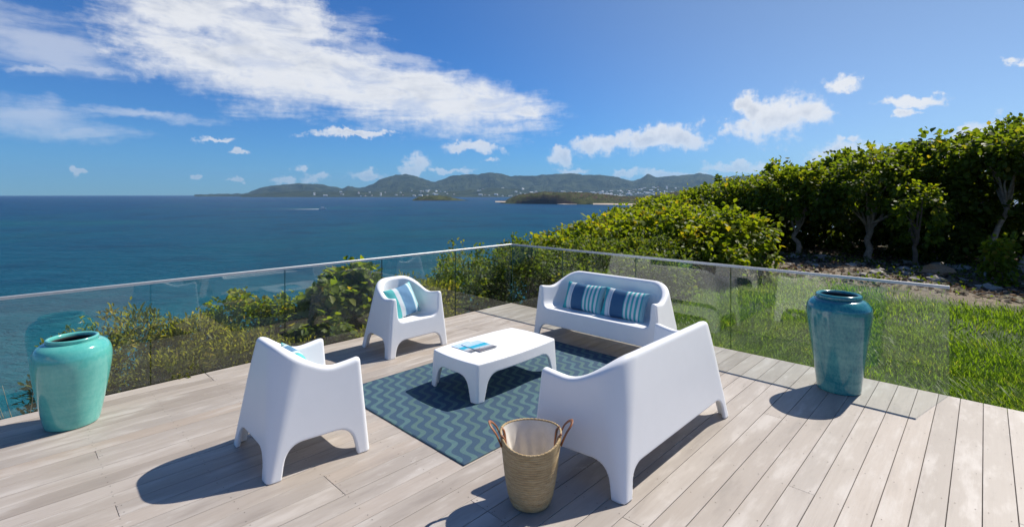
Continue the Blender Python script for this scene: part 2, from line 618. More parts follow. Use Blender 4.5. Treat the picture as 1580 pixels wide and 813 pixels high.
def ground_z(x, y):
    x = np.asarray(x, float); y = np.asarray(y, float)
    s = y - edge_y(x)
    base = -0.13 + 0.05 * fbm(np.stack([x * 0.5, y * 0.5], -1).reshape(-1, 2), 3, 3).reshape(x.shape)
    base = base + 0.10 * fbm(np.stack([x * 0.16, y * 0.16], -1).reshape(-1, 2), 8, 3).reshape(x.shape) * np.clip((x - 9) / 5, 0, 1)
    base = base - 0.16 * np.clip((y - 4.0) * np.clip((x - 7) / 5, 0, 1), 0, 40)
    base = base - 0.30 * np.clip(x - 26, 0, 200)
    drop = np.where(s > 0, 0.55 * s + 0.10 * np.minimum(s, 3) ** 2, 0)
    z = base - drop
    under = (x < DX1 + 0.05) & (y < DY1 + 0.05)
    z = np.where(under, np.minimum(z, -0.45), z)
    return np.maximum(z, SEA_Z - 6)


def axis(lo, hi, c0, c1, fine, coarse):
    return np.unique(np.concatenate([np.arange(lo, c0, coarse), np.arange(c0, c1, fine), np.arange(c1, hi + coarse, coarse)]))


gx = axis(-60, 120, -4, 22, 0.22, 2.5)
gy = axis(-80, 110, -8, 14, 0.22, 2.5)
X, Y = np.meshgrid(gx, gy, indexing='ij')
Z = ground_z(X, Y)
nx, ny = X.shape
i, j = np.meshgrid(np.arange(nx - 1), np.arange(ny - 1), indexing='ij')
q = np.stack([i * ny + j, (i + 1) * ny + j, (i + 1) * ny + j + 1, i * ny + j + 1], -1).reshape(-1, 4)


def mat_ground():
    m, t, b, out = material('dry soil with leaf litter')
    p = geo_pos(t)
    n1 = t.noise(p, 0.9, 6, 0.65)
    n2 = t.noise(p, 7.0, 6, 0.7)
    n3 = t.noise(p, 40.0, 4, 0.7)
    c = t.ramp(n2, [(0.3, (0.085, 0.06, 0.038)), (0.5, (0.20, 0.155, 0.105)), (0.7, (0.34, 0.28, 0.20))])
    c = t.mix(t.step(n3, 0.52, 0.7), c, (0.30, 0.24, 0.17))
    c = t.mix(t.m('MULTIPLY', t.step(n1, 0.5, 0.62), 0.75), c, (0.055, 0.08, 0.022))
    s = t.sep(p)
    lawn = t.step(t.m('ADD', s[0], t.m('MULTIPLY', n1, 2.5)), 12.9, 11.6)
    c = t.mix(lawn, c, t.ramp(n2, [(0.3, (0.035, 0.06, 0.012)), (0.7, (0.07, 0.11, 0.02))]))
    t.put(b.inputs['Base Color'], c)
    b.inputs['Roughness'].default_value = 0.9
    t.put(b.inputs['Normal'], t.bump(t.m('ADD', n2, t.m('MULTIPLY', n3, 0.5)), 0.8, 0.06))
    return m


ground = obj('ground', new_mesh('ground', np.stack([X, Y, Z], -1).reshape(-1, 3), q, True), mat_ground())
tag(ground, 'headland of dry soil sloping down to the sea', 'ground', kind='structure')


# ------------------------------------------------------------------ far hills, headland, islet
def prof_interp(tab, px):
    xs, ys = zip(*tab)
    return np.interp(px, xs, ys)


RIDGE = [(300, 301), (378, 299), (392, 294), (410, 288), (430, 286), (450, 284), (470, 283), (490, 284), (510, 287), (528, 291), (537, 286), (548, 290), (562, 289),
         (575, 284), (590, 275), (608, 270), (625, 268), (640, 271), (655, 277), (670, 281), (684, 276), (700, 270), (718, 268), (738, 269),
         (755, 265), (772, 267), (790, 271), (812, 270), (830, 271), (850, 270), (870, 268), (886, 267), (905, 269), (925, 270), (945, 272), (962, 277), (976, 280),
         (988, 276), (1000, 268), (1012, 274), (1024, 272), (1040, 270), (1058, 270), (1080, 266), (1096, 270), (1112, 274), (1128, 271),
         (1150, 270), (1172, 269), (1194, 264), (1215, 270), (1240, 276), (1300, 280), (1400, 284), (1500, 290), (1600, 299)]


def land_strip(name, px0, px1, d0, d1, dpeak, ridge, n_az, n_d, rough_amp, seed, base_fn=None, spur=0.35, gully=0.0):
    px = np.linspace(px0, px1, n_az)
    tt = np.linspace(0, 1, n_d)
    PX, TT = np.meshgrid(px, tt, indexing='ij')
    dist = d0 + (d1 - d0) * TT                       # depth along the view axis
    if base_fn is not None:
        dist = dist + base_fn(PX)
    r = (PX - 790) / 759 * dist
    wx = r * RGT[0] + dist * FWD[0]
    wy = r * RGT[1] + dist * FWD[1]
    tp = (dpeak - d0) / (d1 - d0)
    dp = dpeak + (base_fn(PX) if base_fn is not None else 0)
    top = EYE + (300 - prof_interp(ridge, PX)) * dp / 759 - SEA_Z      # height above the sea
    f = np.where(TT < tp, TT / tp, (1 - TT) / (1 - tp))
    f = np.clip(f, 0, 1)
    shp = f * f * (3 - 2 * f)
    sc_ = 1.0 / (0.11 * dpeak)
    P2 = np.stack([wx * sc_, wy * sc_], -1).reshape(-1, 2)
    sp = fbm(P2 * 1.6, seed, 5, 0.55).reshape(PX.shape)
    rid = 1 - np.abs(vnoise(P2 * 2.6, seed + 9)).reshape(PX.shape)
    h = top * shp * (1 + spur * sp * (1 - f) - spur * 0.9 * (1 - rid) * (1 - f) * f * 3)
    # gullies and spurs running down from the crest
    gul = np.abs(vnoise(np.stack([PX * 0.045 + 0.8 * sp, TT * 1.3], -1).reshape(-1, 2), seed + 14)).reshape(PX.shape)
    gul2 = np.abs(vnoise(np.stack([PX * 0.13 + 0.6 * sp, TT * 2.5], -1).reshape(-1, 2), seed + 15)).reshape(PX.shape)
    h = h * (1 - gully * (0.65 * (1 - gul) ** 2 + 0.35 * (1 - gul2) ** 2) * np.clip(1 - f, 0, 1) ** 0.7 * np.clip(f * 4, 0, 1))
    h = h + rough_amp * fbm(P2 * 9, seed + 5, 4).reshape(PX.shape) * f
    z = SEA_Z - 3 + np.maximum(h, 0) + 3 * np.clip(f * 8, 0, 1)
    i, j = np.meshgrid(np.arange(n_az - 1), np.arange(n_d - 1), indexing='ij')
    q = np.stack([i * n_d + j, (i + 1) * n_d + j, (i + 1) * n_d + j + 1, i * n_d + j + 1], -1).reshape(-1, 4)
    return np.stack([wx, wy, z], -1).reshape(-1, 3), q, (PX, TT, wx, wy, z)


def mat_hill(name, c0, c1, rock, s, rock_amt):
    m, t, b, out = material(name)
    p = geo_pos(t)
    n = t.noise(p, s, 7, 0.65)
    n2 = t.noise(p, s * 7, 5, 0.7)
    c = t.ramp(n, [(0.3, c0), (0.7, c1)])
    c = t.mix(t.m('MULTIPLY', t.step(n2, 0.45, 0.7), 0.5), c, tuple(x * 0.5 for x in c0))
    nz = t.sep(t.node('ShaderNodeNewGeometry').outputs['True Normal'])[2]
    steep = t.m('MULTIPLY', t.step(t.m('ADD', nz, t.m('MULTIPLY', n2, 0.25)), 0.96, 0.74), rock_amt)
    c = t.mix(steep, c, rock)
    t.put(b.inputs['Base Color'], c)
    b.inputs['Roughness'].default_value = 0.95
    b.inputs['Specular IOR Level'].default_value = 0.1
    t.put(b.inputs['Normal'], t.bump(t.m('ADD', n, n2), 1.0, 0.30 / s))
    return m


M['hill'] = mat_hill('forested hillside', (0.018, 0.032, 0.012), (0.105, 0.125, 0.045), (0.10, 0.085, 0.055), 0.0045, 0.2)
V, q, hg = land_strip('hills', 300, 1600, 5600, 9600, 7600, RIDGE, 520, 90, 12.0, 21, spur=0.5, gully=0.75)
hills = obj('hills', new_mesh('hills', V, q, True), M['hill'])
tag(hills, 'long range of green hills across the bay', 'hills', kind='structure')
FOOT = [(380, 301), (430, 296), (470, 294), (500, 297), (540, 295), (600, 297), (640, 294), (660, 295), (690, 296), (730, 292), (770, 290), (800, 292), (840, 296), (900, 297),
        (960, 295), (1000, 290), (1030, 288), (1060, 292), (1100, 294), (1200, 296), (1600, 299)]
V, q, fg = land_strip('foothills', 372, 1600, 4700, 6100, 5500, FOOT, 360, 44, 7.0, 33, spur=0.3, gully=0.5)
foot = obj('foothills', new_mesh('foothills', V, q, True), M['hill'])
tag(foot, 'low green foothills with the town along the bay', 'hills', kind='structure')

M['scrub'] = mat_hill('scrub covered headland', (0.014, 0.024, 0.009), (0.15, 0.16, 0.05), (0.10, 0.066, 0.048), 0.045, 1.0)
HEADP = [(772, 316), (785, 309), (800, 304), (820, 301), (840, 299), (860, 300), (880, 300), (900, 300), (920, 302), (940, 304), (960, 306), (985, 307), (1005, 306),
         (1030, 301), (1055, 298), (1080, 296), (1120, 297), (1200, 300), (1300, 302)]


def head_base(px):
    return np.interp(px, [772, 860, 940, 1010, 1300], [160, 60, 10, -60, -120])


def steep_strip(name, px0, px1, d0, d1, dpeak, ridge, n_az, n_d, seed, base_fn=None, cliff=None, lump=2.0, lump_s=0.05):
    """shore land: cliff(px) 0..1 gives how abruptly it rises from the water"""
    V, q, (PX, TT, wx, wy, z) = land_strip(name, px0, px1, d0, d1, dpeak, ridge, n_az, n_d, 0.0, seed, base_fn, 0.0)
    tp = (dpeak - d0) / (d1 - d0)
    f = np.clip(np.where(TT < tp, TT / tp, (1 - TT) / (1 - tp)), 0, 1)
    dp = dpeak + (base_fn(PX) if base_fn is not None else 0)
    top = EYE + (300 - prof_interp(ridge, PX)) * dp / 759 - SEA_Z
    c = cliff(PX) if cliff is not None else 0.5
    nz = 0.12 * vnoise(np.stack([wx * 0.03, wy * 0.03], -1).reshape(-1, 2), seed).reshape(PX.shape)
    g = np.clip((f + nz * f) / (0.06 + 0.94 * (1 - c)), 0, 1)
    g = g ** 0.8
    lum = np.abs(vnoise(np.stack([wx * lump_s, wy * lump_s], -1).reshape(-1, 2), seed + 3)).reshape(PX.shape)
    lum2 = np.abs(vnoise(np.stack([wx * lump_s * 2.7, wy * lump_s * 2.7], -1).reshape(-1, 2), seed + 4)).reshape(PX.shape)
    h = top * g * (0.88 + 0.12 * f) + lump * (lum + 0.5 * lum2) * np.clip(f * 3, 0, 1) * np.clip(top / 14, 0, 1)
    z = SEA_Z - 2 + 2 * np.clip(f * 20, 0, 1) + np.maximum(h, 0)
    return np.stack([wx, wy, z], -1).reshape(-1, 3), q


V, q = steep_strip('headland', 772, 1300, 1260, 1900, 1480, HEADP, 420, 80, 41, head_base,
                   lambda px: np.interp(px, [772, 800, 880, 905, 960, 1300], [0.75, 0.93, 0.93, 0.6, 0.25, 0.2]), 7.0, 0.11)
headland = obj('headland', new_mesh('headland', V, q, True), M['scrub'])
tag(headland, 'scrubby headland with dark cliffs across the water', 'headland', kind='structure')
ISLET = [(636, 309), (645, 305), (660, 303), (675, 302.5), (690, 304), (705, 307), (722, 310)]
V, q = steep_strip('islet', 636, 722, 2080, 2330, 2180, ISLET, 130, 40, 52, None, lambda px: np.interp(px, [636, 650, 690, 722], [0.8, 0.75, 0.5, 0.3]), 3.5, 0.06)
islet = obj('islet', new_mesh('islet', V, q, True), M['scrub'])
tag(islet, 'small dark scrub covered islet in the bay', 'islet', kind='structure')

# sandy beach at the foot of the headland: a low strip of sand
M['sand'] = mat_plain('pale beach sand', (0.56, 0.45, 0.33), 0.9, 0, 0.2, 0.1)


def sand_strip(name, pts, label):
    pa = np.array(pts, float)
    k = 60
    s = np.linspace(0, 1, k)
    px = np.interp(s, np.linspace(0, 1, len(pa)), pa[:, 0])
    d0 = np.interp(s, np.linspace(0, 1, len(pa)), pa[:, 1])
    wd = np.interp(s, np.linspace(0, 1, len(pa)), pa[:, 2])
    rows = []
    for f, z in ((0, -1.0), (0.0, 0.1), (0.6, 2.4), (1.0, 3.2)):
        d = d0 + wd * f
        r = (px - 790) / 759 * d
        rows.append(np.stack([r * RGT[0] + d * FWD[0], r * RGT[1] + d * FWD[1], np.full(k, SEA_Z + z)], -1))
    V = np.stack(rows, 1).reshape(-1, 3)
    i, j = np.meshgrid(np.arange(k - 1), np.arange(3), indexing='ij')
    q = np.stack([i * 4 + j, (i + 1) * 4 + j, (i + 1) * 4 + j + 1, i * 4 + j + 1], -1).reshape(-1, 4)
    tag(obj(name, new_mesh(name, V, q, True), M['sand']), label, 'beach', kind='structure')


sand_strip('beach', [(915, 1262, 20), (950, 1215, 70), (1000, 1160, 80), (1045, 1120, 110), (1150, 1060, 160)], 'long strip of pale sand below the headland')
sand_strip('beach', [(860, 1318, 20), (868, 1300, 40), (880, 1300, 40), (890, 1300, 20)], 'short patch of pale sand under the cliffs')
sand_strip('sandbar', [(764, 1640, 60), (775, 1600, 90), (790, 1560, 60)], 'low pale sandbar at the tip of the headland')

# white houses of the far town
M['house_wall'] = mat_plain('painted house walls', (0.72, 0.70, 0.66), 0.8, 0, 0.1, 0.08)
M['house_roof_red'] = mat_plain('rusty red sheet roof', (0.30, 0.12, 0.08), 0.7)
M['house_roof_grey'] = mat_plain('pale sheet roof', (0.55, 0.56, 0.57), 0.6)


def house_mesh(name, w_, d_, h_, roof):
    V = [(-w_, -d_, -6), (w_, -d_, -6), (w_, d_, -6), (-w_, d_, -6), (-w_, -d_, h_), (w_, -d_, h_), (w_, d_, h_), (-w_, d_, h_),
         (-w_, 0, h_ + d_ * 0.5), (w_, 0, h_ + d_ * 0.5)]
    F = [[3, 2, 1, 0], [0, 1, 5, 4], [1, 2, 6, 9, 5], [2, 3, 7, 6], [3, 0, 4, 8, 7], [4, 5, 9, 8], [6, 7, 8, 9]]
    me = new_mesh(name, V, F)
    me.materials.append(M['house_wall']); me.materials.append(roof)
    for p in me.polygons:
        if p.index >= 5:
            p.material_index = 1
    return me


HM = [house_mesh('house', 9, 6, 6, M['house_roof_grey']), house_mesh('house', 14, 7, 9, M['house_roof_grey']), house_mesh('house', 7, 6, 5, M['house_roof_red']),
      house_mesh('house', 20, 8, 11, M['house_roof_grey'])]
rng = np.random.default_rng(12)


def strip_surface(grid, px, t):
    PX, TT, wx, wy, z = grid
    ia = int(round((px - PX[0, 0]) / (PX[-1, 0] - PX[0, 0]) * (PX.shape[0] - 1)))
    it = int(round(t * (PX.shape[1] - 1)))
    ia = min(max(ia, 0), PX.shape[0] - 1)
    return wx[ia, it], wy[ia, it], z[ia, it]


def put_houses(grid, spots, label, group):
    for (px, t) in spots:
        x, y, z = strip_surface(grid, px, t)
        if z < SEA_Z + 1:
            continue
        o = bpy.data.objects.new('house', HM[int(rng.choice(4, p=[0.45, 0.25, 0.15, 0.15]))])
        o.location = (x, y, z)
        o.rotation_euler = (0, 0, R(HEAD - 90) + rng.normal(0, 0.5))
        link(o)
        tag(o, label, 'house', group)


spots = [(rng.normal(890, 42), abs(rng.normal(0.16, 0.1)) + 0.05) for _ in range(95)]
spots += [(rng.uniform(740, 1100), abs(rng.normal(0.14, 0.08)) + 0.05) for _ in range(60)]
spots += [(rng.normal(940, 90), rng.uniform(0.2, 0.62)) for _ in range(110)]
put_houses(fg, spots, 'tiny pale house of the far town at the foot of the hills', 'houses of the far town')
spots = [(rng.normal(655, 16), rng.uniform(0.1, 0.8)) for _ in range(26)] + [(rng.uniform(480, 620), rng.uniform(0.08, 0.5)) for _ in range(18)]
put_houses(fg, spots, 'tiny pale villa scattered on the far foothills behind the islet', 'villas on the far foothills')


# ------------------------------------------------------------------ speedboat with its wake
def speedboat():
    d, px = 880.0, 498
    r = (px - 790) / 759 * d
    x, y = r * RGT[0] + d * FWD[0], r * RGT[1] + d * FWD[1]
    e = empty('speedboat', (x, y, SEA_Z), R(HEAD - 90) + R(8))
    tag(e, 'small white speedboat running across the open sea', 'boat')
    mw = mat_plain('white boat gelcoat', (0.8, 0.8, 0.8), 0.3)
    mk = mat_plain('dark boat windscreen', (0.03, 0.04, 0.05), 0.15)
    # hull: stations from stern to bow
    st = [(-5.5, 1.5, 1.7), (-2, 1.6, 1.75), (2, 1.5, 1.9), (4.6, 0.8, 2.1), (6.2, 0.05, 2.3)]
    V, F = [], []
    for (sx, hw, top) in st:
        V += [(sx, -hw, top), (sx, -hw * 0.8, 0.1), (sx, 0, -0.4), (sx, hw * 0.8, 0.1), (sx, hw, top)]
    for k in range(len(st) - 1):
        for j in range(4):
            F.append([k * 5 + j, (k + 1) * 5 + j, (k + 1) * 5 + j + 1, k * 5 + j + 1])
        F.append([k * 5 + 4, (k + 1) * 5 + 4, (k + 1) * 5, k * 5])
    F.append([0, 1, 2, 3, 4])
    obj('hull', new_mesh('hull', V, F), mw, e)
    obj('cabin', box_mesh('cabin', -1.6, 1.6, -1.1, 1.1, 1.7, 3.5, 0.4), mw, e)
    obj('windscreen', box_mesh('windscreen', 1.62, 1.9, -1.0, 1.0, 1.85, 2.9, 0.1), mk, e)
    obj('canopy', box_mesh('canopy', -3.2, 1.9, -1.3, 1.3, 3.9, 4.1, 0.05), mw, e)
    for s in (-1, 1):
        obj('canopy_post', box_mesh('canopy_post', -3.0, -2.85, s * 1.2 - 0.06, s * 1.2 + 0.06, 1.6, 3.9), mw, e)
    wk, t, b, out = material('sea foam')
    p = obj_coord(t)
    n = t.noise(t.mapping(p, scale=(0.1, 0.6, 1)), 1.0, 6, 0.7)
    sx = t.sep(p)[0]
    fade = t.step(sx, -170.0, -4.0, 0.0, 1.0)
    alpha = t.m('MULTIPLY', t.step(t.m('ADD', n, t.m('MULTIPLY', fade, 0.4)), 0.55, 0.85), t.m('ADD', 0.10, t.m('MULTIPLY', t.m('POWER', fade, 8.0), 0.85)), clamp=True)
    b.inputs['Base Color'].default_value = (0.78, 0.82, 0.84, 1)
    b.inputs['Roughness'].default_value = 0.8
    t.put(b.inputs['Alpha'], alpha)
    V, F = [], []
    for k in range(30):
        f = k / 29
        xx = -4 - 165 * f
        hw = 1.6 + 9 * f
        yy = -16 * f * f
        V += [(xx, yy - hw, 0.06), (xx, yy, 0.06 + 0.4 * (1 - f)), (xx, yy + hw, 0.06)]
        if k:
            o_ = 3 * (k - 1)
            F += [[o_, o_ + 1, o_ + 4, o_ + 3], [o_ + 1, o_ + 2, o_ + 5, o_ + 4]]
    wake = obj('boat_wake', new_mesh('boat_wake', V, F, True), wk)
    wake.location = e.location
    wake.rotation_euler = e.rotation_euler
    tag(wake, 'white foaming wake trailing behind the speedboat', 'wake', kind='stuff')


speedboat()

# ------------------------------------------------------------------ deck
PITCH = 0.137
deck = empty('deck', (0, 0, 0))
tag(deck, 'pale weathered timber deck of long boards', 'deck', kind='structure')
rng = np.random.default_rng(5)
rows = []
y = DY1 - 0.145
row_i = 0
obj('plank', box_mesh('plank', -3.6, 1.35, DY1 - 0.14, DY1, -0.03, 0, 0.003), M['wood'], deck)
obj('plank', box_mesh('plank', 1.354, 4.1, DY1 - 0.14, DY1, -0.03, 0, 0.003), M['wood'], deck)
obj('plank', box_mesh('plank', 4.104, DX1, DY1 - 0.14, DY1, -0.03, 0, 0.003), M['wood'], deck)
JOISTS = np.arange(DX1 - 0.06, -3.6, -0.46)
screws = []
y1 = DY1 - 0.145
k = 0
while y1 > -2.6:
    y0 = y1 - (PITCH - 0.0032)
    xs = [DX1]
    # butt joints land on joists
    nxt = DX1 - 0.06 - 0.46 * rng.integers(3, 12)
    while nxt > -3.2:
        xs.append(nxt)
        nxt -= 0.46 * rng.integers(8, 12)
    xs.append(-3.6)
    for a_, b_ in zip(xs[:-1], xs[1:]):
        dzr = rng.uniform(-0.0012, 0.0)
        obj('plank', box_mesh('plank', b_ + 0.0009, a_ - 0.0009 if a_ < DX1 else a_, y0, y1, -0.03, dzr, 0.0016), M['wood'], deck)
    for jx in JOISTS:
        for yy in (y0 + 0.026, y1 - 0.026):
            screws.append((jx + rng.normal(0, 0.006), yy + rng.normal(0, 0.004), 0.0006))
            for cut in xs[1:-1]:
                if abs(cut - jx) < 0.03:
                    screws.append((jx + 0.024, yy, 0.0006))
    y1 -= PITCH
    k += 1
# screw heads: thousands of tiny discs
ang = np.linspace(0, 2 * np.pi, 6, endpoint=False)
S = np.array(screws)
V = (S[:, None] + np.stack([0.0034 * np.cos(ang), 0.0034 * np.sin(ang), np.zeros(6)], -1)[None]).reshape(-1, 3)
Fs = [list(range(6 * n_, 6 * n_ + 6)) for n_ in range(len(S))]
tag(obj('deck_screws', new_mesh('deck_screws', V, Fs), M['screw'], deck), kind='stuff')
for jx in JOISTS[::2]:
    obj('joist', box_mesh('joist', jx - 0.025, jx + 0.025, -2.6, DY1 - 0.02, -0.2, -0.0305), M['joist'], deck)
obj('fascia', box_mesh('fascia', -3.6, DX1, DY1 - 0.03, DY1 - 0.005, -0.45, -0.031), M['wood'], deck)
obj('fascia', box_mesh('fascia', DX1 - 0.03, DX1 - 0.004, -2.6, DY1 - 0.031, -0.45, -0.031), M['wood'], deck)

# ------------------------------------------------------------------ glass balustrade
RAIL_H = 0.916
GX = DX1 + 0.022
GY = DY1 + 0.020
T = 0.012


def panel(x0, x1, y0, y1, parent, ends):
    me = box_mesh('glass_panel', x0, x1, y0, y1, -0.12, RAIL_H - 0.0165)
    me.materials.append(M['glass']); me.materials.append(M['glass_edge'])
    for p in me.polygons:
        if abs(p.normal[ends]) > 0.9:
            p.material_index = 1
    obj('glass_panel', me, None, parent)


bal = empty('glass_balustrade', (2.0, GY, 0))
tag(bal, 'frameless glass balustrade with slim metal cap along the sea side of the deck', 'balustrade')
JL = [GX - 0.02, 4.44, 3.27, 2.10, 0.93, -0.24, -1.41, -2.58, -3.6]
for a_, b_ in zip(JL[:-1], JL[1:]):
    panel(b_ + 0.004 - 2.0, a_ - 0.004 - 2.0, -T / 2, T / 2, bal, 0)
obj('cap_rail', box_mesh('cap_rail', -3.6 - 2.0, GX + 0.012 - 2.0, -0.013, 0.013, RAIL_H - 0.016, RAIL_H + 0.008, 0.003), M['alu'], bal)
obj('base_channel', box_mesh('base_channel', -3.6 - 2.0, GX + 0.012 - 2.0, -0.016, 0.03, -0.22, -0.121), M['dark_metal'], bal)
bal2 = empty('glass_balustrade', (GX, 2.8, 0))
tag(bal2, 'frameless glass balustrade with slim metal cap between the deck and the lawn', 'balustrade')
JR = [GY - 0.02, 4.36, 3.19, 2.02, 0.85, 0.215]
for a_, b_ in zip(JR[:-1], JR[1:]):
    panel(-T / 2, T / 2, b_ + 0.004 - 2.8, a_ - 0.004 - 2.8, bal2, 1)
obj('cap_rail', box_mesh('cap_rail', -0.013, 0.013, 0.215 - 2.8, GY - 0.0135 - 2.8, RAIL_H - 0.016, RAIL_H + 0.008, 0.003), M['alu'], bal2)
obj('base_channel', box_mesh('base_channel', -0.016, 0.03, 0.215 - 2.8, GY - 0.017 - 2.8, -0.22, -0.121), M['dark_metal'], bal2)


# ------------------------------------------------------------------ moulded furniture from distance fields
def smax(a, b, k):
    h = np.maximum(k - np.abs(a - b), 0) / k
    return np.maximum(a, b) + h * h * k * 0.25


def sstep(a, b, x):
    t = np.clip((x - a) / (b - a), 0, 1)
    return t * t * (3 - 2 * t)


def surface_nets(fn, lo, hi, h):
    lo = np.array(lo); hi = np.array(hi)
    n = np.ceil((hi - lo) / h).astype(int) + 1
    ax = [lo[d] + h * np.arange(n[d]) for d in range(3)]
    G = np.meshgrid(*ax, indexing='ij')
    f = fn(G[0], G[1], G[2])
    s = f < 0
    c = n - 1
    acc = np.zeros((*c, 3)); cnt = np.zeros(c)
    base = np.stack(np.meshgrid(*[np.arange(x) for x in c], indexing='ij'), -1).astype(float)
    sl = lambda o: tuple(slice(o[d], o[d] + c[d]) for d in range(3))
    for d in range(3):
        for u in (0, 1):
            for v in (0, 1):
                o0 = [0, 0, 0]
                e, g = [x for x in range(3) if x != d]
                o0[e], o0[g] = u, v
                o1 = list(o0); o1[d] = 1
                f0, f1 = f[sl(o0)], f[sl(o1)]
                x = (f0 < 0) != (f1 < 0)
                t = np.where(x, f0 / np.where(x, f0 - f1, 1), 0)
                pt = np.array(o0, float) + t[..., None] * (np.array(o1) - np.array(o0))
                acc += np.where(x[..., None], pt, 0)
                cnt += x
    act = cnt > 0
    idx = -np.ones(c, int)
    idx[act] = np.arange(act.sum())
    P = lo + h * (base[act] + acc[act] / cnt[act][:, None])
    F = []
    for d in range(3):
        e, g = (d + 1) % 3, (d + 2) % 3
        # edges along d, interior in e and g
        a0 = [slice(None)] * 3; a1 = [slice(None)] * 3
        a0[d] = slice(0, n[d] - 1); a1[d] = slice(1, n[d])
        for q_ in (e, g):
            a0[q_] = slice(1, n[q_] - 1); a1[q_] = slice(1, n[q_] - 1)
        s0, s1 = s[tuple(a0)], s[tuple(a1)]
        for flip, msk in ((False, s0 & ~s1), (True, ~s0 & s1)):
            ii = np.argwhere(msk)
            if not len(ii):
                continue
            ii = ii.copy()
            ii[:, e] += 1; ii[:, g] += 1
            def cell(de, dg):
                k_ = ii.copy(); k_[:, e] += de; k_[:, g] += dg
                return idx[k_[:, 0], k_[:, 1], k_[:, 2]]
            qd = np.stack([cell(-1, -1), cell(0, -1), cell(0, 0), cell(-1, 0)], -1)
            F.append(qd[:, ::-1] if flip else qd)
    F = np.concatenate(F)
    eps = 1e-4

    def grad(P):
        g = np.stack([fn(*(P + eps * np.eye(3)[d]).T) - fn(*(P - eps * np.eye(3)[d]).T) for d in range(3)], -1) / (2 * eps)
        return g
    for _ in range(2):
        g = grad(P)
        v = fn(*P.T)
        st = -v[:, None] * g / (np.sum(g * g, 1)[:, None] + 1e-9)
        L = np.linalg.norm(st, axis=1)[:, None]
        P = P + st * np.minimum(1, 0.5 * h / (L + 1e-9))
    g = grad(P)
    Nn = g / (np.linalg.norm(g, axis=1)[:, None] + 1e-9)
    # blend with geometric normals so creases stay clean
    fn_ = np.cross(P[F[:, 2]] - P[F[:, 0]], P[F[:, 3]] - P[F[:, 1]])
    gn = np.zeros_like(P)
    for k in range(4):
        np.add.at(gn, F[:, k], fn_)
    gn /= np.linalg.norm(gn, axis=1)[:, None] + 1e-12
    Nn = np.where((np.sum(Nn * gn, 1) < 0.8)[:, None], gn, Nn)
    return P, F, Nn


def split_parts(P, F, Nn, classes, root, mat):
    """classes: per-face part key; one mesh per key, sharing the normals of the whole"""
    for key in sorted(set(classes)):
        sel = F[np.array([c == key for c in classes])]
        used, inv = np.unique(sel, return_inverse=True)
        me = new_mesh(key[0], P[used], inv.reshape(sel.shape), True)
        me.normals_split_custom_set_from_vertices([tuple(v) for v in Nn[used]])
        obj(key[0], me, mat, root)


def seat_sdf(Wf, Wb, yF, yB, arm, hb, zs0, zs1, x0, cdrop):
    def w_at(y, z):
        t = np.clip((y - yF) / (yB - yF), 0, 1)
        return Wf + (Wb - Wf) * t - 0.10 * z - 0.03 * t * z

    def outer(x, y, z, ins=0.0):
        ax = np.abs(x)
        side = ax - (w_at(y, z) - ins)
        front = (yF + 0.058 * z + ins) - y
        back = y - (yB - 0.105 * z - 0.10 * np.maximum(z - 0.45, 0) ** 2 - ins)
        kb = 0.038 + 0.15 * np.clip(z / 0.7, 0, 1.1)
        o = smax(side, back, kb)
        return smax(o, front, 0.036)

    def fn(x, y, z):
        ax = np.abs(x)
        o = outer(x, y, z)
        t = (y - yF) / (yB - yF)
        ha = arm - 0.16 * np.clip(t, 0, 0.5) * (1.0 - np.clip(t, 0, 0.5)) * 1.0
        S = sstep(0.30, 0.86, t)
        hx = hb - cdrop * np.maximum(ax - x0, 0) ** 2
        h = ha + (hx - ha) * S
        o = smax(o, (z - h) * 0.9, 0.026)
        tz = np.clip((z - zs0) / 0.26, 0, 1)
        wi = w_at(y, z) - (0.105 - 0.047 * tz)
        bi = 0.105 + 0.065 * tz + 0.0 * z
        zs = zs0 + (zs1 - zs0) * np.clip((y - yF) / 0.4, 0, 1)
        cav = smax(ax - wi, y - bi, 0.20)
        cav = smax(cav, zs - z, 0.085)
        b = smax(o, -cav, 0.022)
        und = np.maximum(outer(x, y, z, 0.030), z - (zs1 - 0.055))
        b = smax(b, -und, 0.008)
        lw = Wf + (Wb - Wf) * np.clip(t, 0, 1)
        tY = smax(ax - (lw - 0.088 - 0.20 * z), z - 0.165, 0.105)
        tX = smax(np.abs(y - 0.0) - (0.5 * (yB - yF) - 0.086 - 0.20 * z), z - 0.185, 0.105)
        b = smax(b, -tY, 0.012)
        b = smax(b, -tX, 0.012)
        return smax(b, -z, 0.006)
    return fn, w_at


def seat_classes(P, F, w_at, zs):
    C = P[F].mean(1)
    out = []
    for (x, y, z) in C:
        if z < 0.165 and abs(x) > w_at(y, z) - 0.26 and abs(y) > 0.12:
            out.append(('leg', int(x > 0), int(y > 0)))
        elif z > zs - 0.03 and y > 0.06 and (z > zs + 0.02 or y > 0.10):
            out.append(('backrest', 0, 0))
        elif z > zs - 0.01 and abs(x) > w_at(y, z) - 0.135:
            out.append(('armrest', int(x > 0), 0))
        elif z > zs - 0.09:
            out.append(('seat', 0, 0))
        else:
            out.append(('apron', 0, 0))
    return out


def make_seat(name, Wf, Wb, x0, cdrop, h):
    yF, yB = -0.32, 0.32
    fn, w_at = seat_sdf(Wf, Wb, yF, yB, 0.622, 0.752, 0.355, 0.335, x0, cdrop)
    P, F, Nn = surface_nets(fn, (-Wf - 0.03, yF - 0.03, -0.03), (Wf + 0.03, yB + 0.03, 0.80), h)
    root = empty(name)
    split_parts(P, F, Nn, seat_classes(P, F, w_at, 0.345), root, M['plastic'])
    return root


